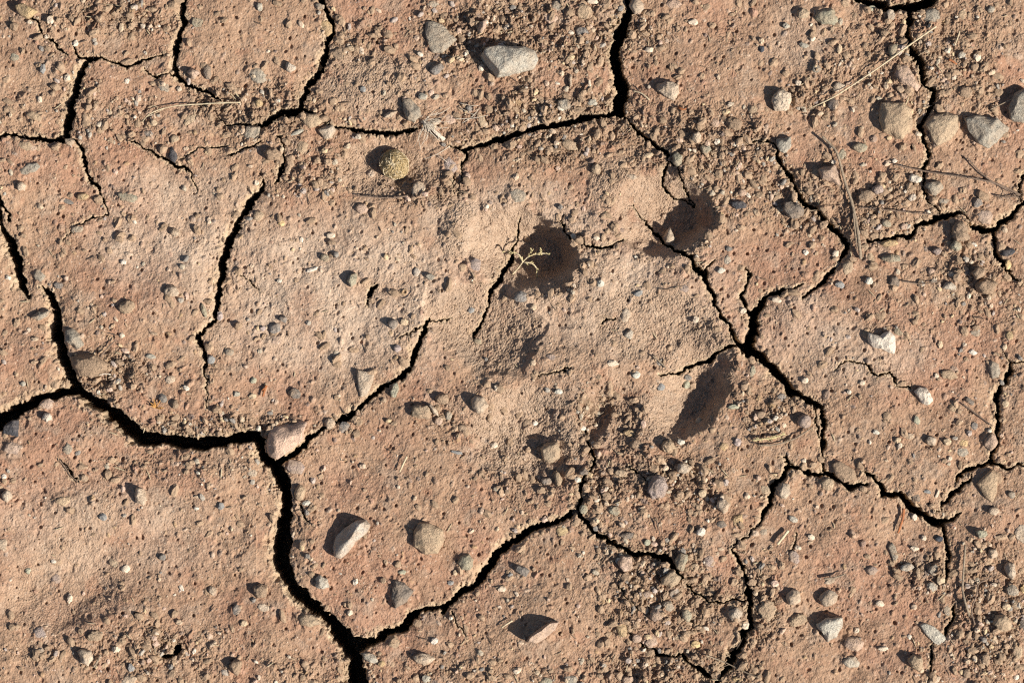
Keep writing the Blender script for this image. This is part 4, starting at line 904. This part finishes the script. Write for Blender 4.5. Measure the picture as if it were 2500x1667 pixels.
# ------------------------------------------------------------------ straws, twigs, sprigs
M_STRAW = plain_mat("dry_straw", (.66, .56, .38), (.46, .36, .23), .12)
M_TWIG = plain_mat("grey_brown_twig", (.34, .27, .19), (.19, .14, .10), .2)
M_DARK = plain_mat("dark_twig", (.14, .095, .07), (.25, .18, .13), .2)
M_RED = plain_mat("russet_leaf", (.42, .16, .06), (.26, .11, .06), .2)
M_YEL = plain_mat("yellowed_scale_leaf", (.62, .52, .29), (.42, .34, .17), .25)
M_AWN = plain_mat("silvery_awn", (.74, .66, .54), (.52, .44, .34), .2)
M_ORG = plain_mat("orange_moss", (.55, .28, .08), (.38, .20, .07), .2)
def resample(pts, step=5.0):
    outp = []
    n_ = len(pts)
    for i in range(n_ - 1):
        p0 = pts[max(i - 1, 0)]; p1 = pts[i]; p2 = pts[i + 1]; p3 = pts[min(i + 2, n_ - 1)]
        k = max(2, int(math.dist(p1[:2], p2[:2]) / step))
        for j in range(k):
            u = j / k
            outp.append(tuple(.5 * ((2 * p1[a]) + (-p0[a] + p2[a]) * u + (2 * p0[a] - 5 * p1[a] + 4 * p2[a] - p3[a]) * u * u + (-p0[a] + 3 * p1[a] - 3 * p2[a] + p3[a]) * u ** 3) for a in range(3)))
    outp.append(tuple(pts[-1]))
    return outp
def tube(acc, pts, r0, r1, sides=6, flat=1.0, jit=.0, rn_=rnd, step=5.0):
    """PTS in photo pixels with z in pixels; adds to ACC=(verts, faces)"""
    pp = resample(pts, step)
    base = len(acc[0])
    for i, p in enumerate(pp):
        a = pp[max(i - 1, 0)]; b_ = pp[min(i + 1, len(pp) - 1)]
        tx, ty = b_[0] - a[0], -(b_[1] - a[1]); l = math.hypot(tx, ty) or 1
        nx_, ny_ = -ty / l, tx / l
        u = i / max(len(pp) - 1, 1); r = r0 + (r1 - r0) * u
        r *= 1 + rn_.uniform(-jit, jit)
        for s in range(sides):
            an = 2 * math.pi * s / sides
            acc[0].append(((p[0] - W / 2 + nx_ * math.cos(an) * r) * P, (H / 2 - p[1] + ny_ * math.cos(an) * r) * P, (p[2] + math.sin(an) * r * flat) * P))
    for i in range(len(pp) - 1):
        for s in range(sides):
            q = base + i * sides; s2 = (s + 1) % sides
            acc[1].append((q + s, q + s2, q + sides + s2, q + sides + s))
    acc[1].append(tuple(base + s for s in range(sides - 1, -1, -1)))
    e = base + (len(pp) - 1) * sides
    acc[1].append(tuple(e + s for s in range(sides)))
def lift(pts, up):
    """lay a polyline on the ground: straight between supports, never under the surface at its points"""
    r_ = []
    for i, p in enumerate(pts):
        u = up[i] if isinstance(up, (list, tuple)) else up
        g_ = gh(p[0], p[1], 6) + 3
        if at(Q, p[0], p[1]) < 4: g_ = max(g_, gh(p[0] + 18, p[1] + 10, 4), gh(p[0] - 18, p[1] - 10, 4))
        r_.append((p[0], p[1], g_ + u))
    return r_
def stick(name, pts, w0, w1, up, mat, label, cat, branches=(), flat=.8, jit=.12, group=None):
    acc = ([], [])
    tube(acc, lift(pts, up), w0 / 2, w1 / 2, 7, flat, jit)
    for bp, bw_ in branches:
        tube(acc, lift(bp, up if not isinstance(up, (list, tuple)) else up[0]), bw_ / 2, bw_ / 4, 5, flat, jit)
    o = mesh_obj(name, acc[0], acc[1], mat)
    return tag(o, label, cat, group)
def spurs(pts, n_, L_, spread, rn_):
    r_ = []
    pp = resample([(a, b_, 0) for a, b_ in pts], 3)
    for i in range(n_):
        k = rn_.randrange(2, len(pp) - 1)
        a, b_ = pp[k - 1], pp[k]
        th = math.atan2(b_[1] - a[1], b_[0] - a[0]) + rn_.choice((-1, 1)) * rn_.uniform(.4, spread)
        l = L_ * rn_.uniform(.6, 1.2)
        r_.append(([(b_[0], b_[1]), (b_[0] + math.cos(th) * l, b_[1] + math.sin(th) * l)], rn_.uniform(1.6, 2.6)))
    return r_
r2 = random.Random(5)
stick("straw", [(2284, 66), (2221, 110), (2150, 162), (2064, 220)], 5, 3, [13, 17, 14, 7], M_STRAW, "long pale straight straw lying across the crack and the pink oval stone", "straw", [([(2075, 212), (2030, 240), (1979, 264)], 4.5)])
stick("stalk", [(2007, 334), (2026, 352), (2043, 375), (2061, 439), (2079, 493), (2090, 545), (2096, 590), (2101, 632)], 6, 9, [14, 10, 9, 9, 8, 9, 12, 4], M_TWIG, "long grey-brown curved stalk running beside the tall pink stone down to the crack junction", "stalk", [([(2082, 520), (2086, 560), (2092, 612)], 5)])
stick("twig", [(2182, 402), (2261, 419), (2332, 430), (2396, 440), (2440, 452), (2489, 475)], 3, 5, 7, M_DARK, "thin dark twig with tiny spurs crossing the crack above the rough grey stone", "twig", spurs([(2330, 430), (2396, 440), (2489, 475)], 14, 12, .9, r2))
stick("twig", [(2361, 386), (2393, 421), (2421, 443), (2471, 471)], 4, 3, 6, M_DARK, "short dark twig slanting down to meet the long one at the right edge", "twig", spurs([(2361, 386), (2421, 443), (2471, 471)], 8, 9, .9, r2))
stick("twig", [(2096, 507), (2171, 514), (2243, 521), (2293, 525)], 3, 2.4, 6, M_DARK, "hair-thin dark twig running level towards the crack junction from the stalk", "twig", spurs([(2096, 507), (2243, 521), (2293, 525)], 10, 9, .8, r2))
stick("twig", [(2431, 478), (2460, 482), (2492, 476)], 4, 3, 6, M_DARK, "feathery brown twig end at the right edge of the photo under the crossed twigs", "twig", spurs([(2431, 478), (2460, 482), (2492, 476)], 18, 12, 1.3, r2))
stick("dry_stem", [(346, 297), (362, 280), (389, 267), (430, 258), (482, 254), (540, 251), (586, 250)], 2.4, 4, [4, 8, 9, 9, 8, 8, 6], M_STRAW, "thin dry stem with forked tip lying level below the short crack", "stem", [([(389, 267), (376, 258), (360, 262)], 2.2), ([(400, 264), (380, 275), (352, 286)], 2)])
stick("stem", [(2354, 1328), (2351, 1357), (2348, 1400), (2346, 1436), (2351, 1464), (2364, 1503)], 5, 6, 8, M_TWIG, "upright brown stem beside the thin crack on the right, next to a curved twig", "stem")
stick("twig", [(2429, 1400), (2404, 1412), (2386, 1424), (2379, 1450), (2368, 1486), (2375, 1520)], 3, 4, 7, M_DARK, "curved twig bending down beside the cream nugget", "twig", [([(2386, 1424), (2360, 1430), (2340, 1428)], 2.4)])
stick("straw_chip", [(1923, 1293), (1909, 1311), (1896, 1327)], 7, 6, 7, M_STRAW, "short pale cut straw below a greyish cream pebble and the crack", "straw")
stick("grey_stick", [(2009, 1411), (2035, 1408), (2061, 1399)], 7, 3, 7, M_TWIG, "short grey splinter above the two round cream stones near the speckled wedge", "stick")
stick("twig", [(1850, 1086), (1880, 1086), (1904, 1082), (1943, 1068), (1982, 1043)], 4, 3.5, 6, M_TWIG, "thin curved twig below the mauve stub, ending at the crack", "twig", spurs([(1850, 1086), (1904, 1082), (1982, 1043)], 5, 9, .8, r2))
stick("conifer_sprig", [(1836, 1074), (1862, 1071), (1890, 1067), (1915, 1058)], 5, 3, 8, M_YEL, "dull yellowish scaly sprig lying just above the curved twig by the crack", "sprig", spurs([(1836, 1074), (1890, 1067), (1915, 1058)], 22, 9, .9, r2))
stick("small_stick", [(1593, 868), (1610, 882), (1627, 899)], 4.5, 4, 5, M_TWIG, "short dark stick on the sandy heel pad of the paw print", "stick")
stick("twig", [(1721, 1596), (1768, 1614), (1821, 1639), (1850, 1650)], 3.5, 2.6, 7, M_TWIG, "thin brown twig crossing the crack near the bottom edge", "twig", [([(1780, 1618), (1756, 1628)], 2)])
stick("twig", [(2200, 687), (2222, 690), (2243, 693), (2275, 691), (2300, 686)], 3.5, 2.5, 5, M_DARK, "thin bowed dark twig between the dark greenish stone and the pale block", "twig")
stick("twig", [(871, 478), (900, 480), (935, 483), (965, 482), (996, 477)], 3, 4.5, 4, M_DARK, "dark twig along the lower rim of the golden pellet's dent", "twig", spurs([(890, 479), (935, 483), (996, 477)], 12, 8, .9, r2))
stick("twig", [(1602, 1269), (1606, 1285), (1611, 1302)], 4, 3.5, 6, M_DARK, "short dark twig, one of two side by side in the crumbly soil", "twig", [([(1611, 1268), (1616, 1300)], 3)])
stick("straw", [(2343, 76), (2338, 92), (2330, 112)], 3, 3, 6, M_STRAW, "short slanting straw beside the crack, near the top right", "straw")
stick("thin_stem", [(2418, 268), (2446, 254), (2479, 239)], 3, 2.6, 10, M_TWIG, "thin dark stem slanting up to the large stone at the photo's edge", "stem")
stick("straw", [(993, 1114), (984, 1133), (975, 1153)], 5, 3, 6, M_STRAW, "pale short straw on the plate above the white half-moon stone", "straw")
stick("straw", [(1251, 1513), (1238, 1521), (1224, 1531)], 4, 3.5, 5, M_STRAW, "tiny pale straw left of the long pink wedge", "straw")
stick("straw", [(229, 1627), (239, 1612), (246, 1596)], 5, 4, 6, M_TWIG, "grey straw standing beside the cream corner stone", "straw", [([(233, 1630), (243, 1608)], 3)])
stick("straw", [(1546, 221), (1568, 228), (1586, 244)], 4, 3, 4, M_STRAW, "curved pale straw under the cream wedge beside the deep crack", "straw")
stick("curled_hair", [(989, 732), (1000, 729), (1009, 718), (1013, 703)], 2.4, 2, 3, M_DARK, "small dark curled fibre beside a whitish grain on the pitted plate", "fibre")
stick("seed_hair", [(241, 916), (256, 912), (270, 914)], 2, 3, 9, M_AWN, "fine white hair on the rough brown stone by the crack", "hair")
stick("twig", [(246, 868), (262, 850), (283, 829)], 4, 3, 6, M_DARK, "short dark stick leaning on the rough brown stone", "twig")  # thin dark rod in place of an upright twig's cast shadow
stick("twig", [(2350, 986), (2380, 1008), (2421, 1039)], 4, 3, 4, M_DARK, "dark twig slanting to the crack beside the dark grey stone", "twig")
stick("root", [(143, 1121), (156, 1139), (170, 1160), (189, 1176)], 3, 3, 1, M_DARK, "short dark rootlet on the lower left plate above the cream nose stone", "root", spurs([(143, 1121), (189, 1176)], 4, 6, .8, r2))
stick("dead_leaf", [(2204, 1240), (2203, 1258), (2198, 1276), (2190, 1300)], 8, 5, 6, M_RED, "russet curled leaf scrap below the wide right-hand crack", "leaf", [([(2204, 1243), (2196, 1262)], 4)], flat=.5)
stick("dead_leaf", [(650, 940), (646, 950), (641, 968)], 9, 5, 7, M_RED, "small orange-red curled leaf scrap on the big central plate", "leaf", [([(648, 944), (638, 954)], 5)], flat=.6)
stick("dead_leaf", [(2316, 146), (2326, 150), (2336, 158)], 7, 4, 5, M_RED, "tiny red-brown leaf scrap near the pale pebbles at upper right", "leaf", flat=.6)
stick("dead_leaf", [(1655, 262), (1668, 268), (1676, 264)], 7, 4, 4, M_RED, "tiny rust-red leaf scrap below the cream wedge", "leaf", flat=.6)

def sprig(name, loc, label, cat, stems, leaves_on, mat_s, mat_l, n_, L_, up):
    root = bpy.data.objects.new(name, None); C.objects.link(root)
    root.location = (wx(loc[0]), wy(loc[1]), gh(*loc, 5) * P)
    tag(root, label, cat)
    a1, a2 = ([], []), ([], [])
    for p, w_ in stems:
        tube(a1, [(q[0], q[1], gh(q[0], q[1], 5) * .0 + q[2]) for q in p], w_ / 2, w_ / 3.2, 6, 1, .12)
    rr = random.Random(n_)
    for p, w_ in leaves_on:
        pp = resample(p, 4)
        for i in range(int(n_ * len(pp) / 12)):
            k = rr.randrange(1, len(pp)); a, b_ = pp[k - 1], pp[k]
            th = math.atan2(b_[1] - a[1], b_[0] - a[0]) + rr.choice((-1, 1)) * rr.uniform(.25, .8)
            l = L_ * rr.uniform(.6, 1.25)
            tube(a2, [(b_[0], b_[1], b_[2]), (b_[0] + math.cos(th) * l * .5, b_[1] + math.sin(th) * l * .5, b_[2] + rr.uniform(-1, 3)),
                      (b_[0] + math.cos(th) * l, b_[1] + math.sin(th) * l, b_[2] + rr.uniform(-2, 4))], w_ / 2, w_ / 6, 5, .8, .1, step=3)
    inv = Vector(root.location)
    for nm, a, m_ in (("stem", a1, mat_s), ("leaves", a2, mat_l)):
        if a[0]:
            o = mesh_obj(nm, [tuple(Vector(c) - inv) for c in a[0]], a[1], m_, root)
    return root
# the dry juniper sprig in the deep toe hole: z is held near the old ground level so that it catches the sun
zb = gh(1225, 600, 8) + 14
def q3(l): return [(a, b_, zb + c) for a, b_, c in l]
S1 = q3([(1250, 670, gh(1250, 670, 5) - zb - 3), (1266, 652, 8), (1277, 638, 20), (1287, 628, 26), (1298, 622, 26), (1318, 618, 24), (1332, 618, 20), (1342, 620, 16)])
S2 = q3([(1277, 640, 20), (1268, 622, 26), (1252, 616, 22), (1232, 612, 12)])
S3 = q3([(1280, 640, 20), (1298, 642, 18), (1310, 654, 12), (1312, 668, 2), (1304, 680, -8), (1286, 692, -18)])
S4 = q3([(1311, 668, 2), (1314, 680, -8), (1316, 690, -14)])
S5 = q3([(1287, 629, 26), (1296, 618, 28), (1298, 610, 28)])
S6 = q3([(1320, 618, 24), (1322, 611, 26)])
sprig("juniper_sprig", (1262, 650), "dry yellow juniper sprig reaching over the deep toe hole of the paw print", "sprig",
      [(S1[:4], 4.5), (S1[3:], 3.6), (S2, 3.4), (S3, 3.6)], [(S1[3:], 4.2), (S2, 4), (S3, 4.2), (S4, 4.2), (S5, 4.2), (S6, 4.2)], M_STRAW, M_YEL, 15, 7.5, 0)
# orange moss tuft
zb = gh(379, 990, 5)
st = []
for k in range(9):
    a = r2.uniform(-2.9, .2); l = r2.uniform(9, 20)
    st.append(([(379, 995, zb), (379 + math.cos(a) * l * .5, 995 + math.sin(a) * l * .5, zb + 7), (379 + math.cos(a) * l, 995 + math.sin(a) * l, zb + 9)], 3))
sprig("moss_tuft", (379, 995), "little orange-brown tuft of dry moss on the plate above the wide crack", "moss tuft", st, st, M_ORG, M_ORG, 9, 5, 0)
# brown stubble in the soft soil behind the pads
zb = gh(1448, 1000, 6); st = []
for k in range(26):
    x0_, y0_ = 1448 + r2.uniform(-40, 45), 1000 + r2.uniform(-48, 50); a = r2.uniform(0, 6.28); l = r2.uniform(8, 20)
    z_ = gh(x0_, y0_, 3)
    st.append(([(x0_, y0_, z_), (x0_ + math.cos(a) * l * .5, y0_ + math.sin(a) * l * .5, z_ + 7), (x0_ + math.cos(a) * l, y0_ + math.sin(a) * l, z_ + 5)], 2.6))
sprig("plant_debris", (1448, 1000), "tangle of dry brown plant bits in the dark hollow behind the paw pads", "plant debris", st[:14], st[14:], M_TWIG, M_STRAW, 5, 6, 0)
zb = gh(1452, 1060, 6)
# feathery grass awn: a pale stalk with fanned bristles
root = bpy.data.objects.new("grass_awn", None); C.objects.link(root)
root.location = (wx(1058), wy(318), gh(1058, 318, 6) * P)
tag(root, "silvery feathery grass awn with fine bristles beside the gap in the crack", "grass awn")
inv = Vector(root.location)
gz = gh(1050, 300, 10) + 8
a1, a2 = ([], []), ([], [])
tube(a1, [(1032, 294, gz + 6), (1052, 312, gz + 7), (1072, 329, gz + 5), (1086, 340, gz + 2)], 2.0, 3.6, 7, .6, .2)
tube(a1, [(1034, 296, gz + 7), (1056, 318, gz + 9), (1082, 343, gz + 3)], 1.2, 2.4, 6, .6, .2)
for k in range(30):
    a = r2.uniform(.15, 1.35) if k < 17 else r2.uniform(-1.0, .1) if k < 24 else r2.uniform(1.2, 2.2); l = r2.uniform(28, 66)
    x0_, y0_ = 1032 + r2.uniform(0, 12), 294 + r2.uniform(-2, 10)
    b_ = a + r2.uniform(-.35, .35)
    tube(a2, [(x0_, y0_, gz + 5), (x0_ + math.cos(a) * l * .5, y0_ + math.sin(a) * l * .5, gz + 12), (x0_ + math.cos(b_) * l, y0_ + math.sin(b_) * l, gz + r2.uniform(2, 12))], .75, .35, 4, 1, 0, step=8)
for (xa, ya, xb, yb) in ((1110, 290, 1192, 281), (1098, 356, 1032, 389), (1052, 282, 1098, 262), (1128, 300, 1172, 262), (1070, 378, 1092, 396), (1120, 250, 1168, 258), (1122, 262, 1158, 280)):
    tube(a2, [(xa, ya, gh(xa, ya, 5) + 8), ((xa + xb) / 2 + 3, (ya + yb) / 2 + 3, gh(xa, ya, 5) + 14), (xb, yb, gh(xb, yb, 5) + 8)], 1.0, .5, 4, 1, 0, step=8)
mesh_obj("stalk", [tuple(Vector(c) - inv) for c in a1[0]], a1[1], M_AWN, root)
mesh_obj("bristles", [tuple(Vector(c) - inv) for c in a2[0]], a2[1], M_AWN, root)

# the golden fibrous pellet: matted plant fibre pressed into a ball
m_p, t, b = new_mat("matted_fibre")
v = coords(t, 1 / P)
n1_ = tex_noise(t, v, .16, 4, .7); n2_ = tex_noise(t, v, .05, 3, .6)
wv = N(t, "ShaderNodeTexWave"); wv.inputs["Scale"].default_value = .07; wv.inputs["Distortion"].default_value = 14; wv.inputs["Detail"].default_value = 3; wv.inputs["Detail Scale"].default_value = 1.2
t.links.new(v, wv.inputs["Vector"])
c = mix(t, ramp(t, n1_.outputs[0], .35, .65), (.34, .235, .11), (.68, .52, .29))
c = mix(t, ramp(t, wv.outputs[0], .1, .5, .45, 0), c, (.27, .18, .07))
t.links.new(c, b.inputs["Base Color"])
t.links.new(bump(t, wv.outputs[0], 3.5 * P, .9, bump(t, n1_.outputs[0], 5 * P)), b.inputs["Normal"])
V, F = ico(6); V = V.copy()
dd = np.array([1 + .035 * mnoise.noise(Vector(q) * 1.6) + .05 * abs(mnoise.noise(Vector((q[0] * 3, q[1] * 7, q[2] * 4)))) - .05 * abs(mnoise.noise(Vector((q[0] * 8, q[1] * 4, q[2] * 8)))) + .02 * mnoise.noise(Vector(q) * 18) for q in V])
V *= dd[:, None] * (1 + .07 * np.sin(V[:, :1] * 2.1 + V[:, 1:2] * 1.3 + .6)) * np.array([36.5, 35.5, 31.0])
o = mesh_obj("pellet", [], [], m_p); bpy.data.objects.remove(o)
root = bpy.data.objects.new("fibre_pellet", None); C.objects.link(root)
gz = gh(961, 402, 20)
root.location = (wx(961), wy(402), (gz + 19) * P)
tag(root, "round golden-brown fibrous pellet resting in a shallow sandy dent", "pellet")
mesh_obj("ball", V * P, F, m_p, root)
acc = ([], [])
for k in range(75):                                      # stray fibres lying on the ball
    th, ph = r2.uniform(0, 6.28), r2.uniform(.1, 1.45)
    th2, ph2 = th + r2.uniform(-.5, .5), ph + r2.uniform(-.4, .4)
    pl = []
    for u in (0, .5, 1):
        a, e = th + (th2 - th) * u, ph + (ph2 - ph) * u
        rr = 1.035 if u == .5 else 1.0
        pl.append((W / 2 + 37.5 * rr * math.sin(e) * math.cos(a), H / 2 - 36.5 * rr * math.sin(e) * math.sin(a), 32 * rr * math.cos(e)))
    tube(acc, pl, 1.0, .6, 4, 1, 0, step=4)
mesh_obj("fibres", acc[0], acc[1], M_STRAW, root)
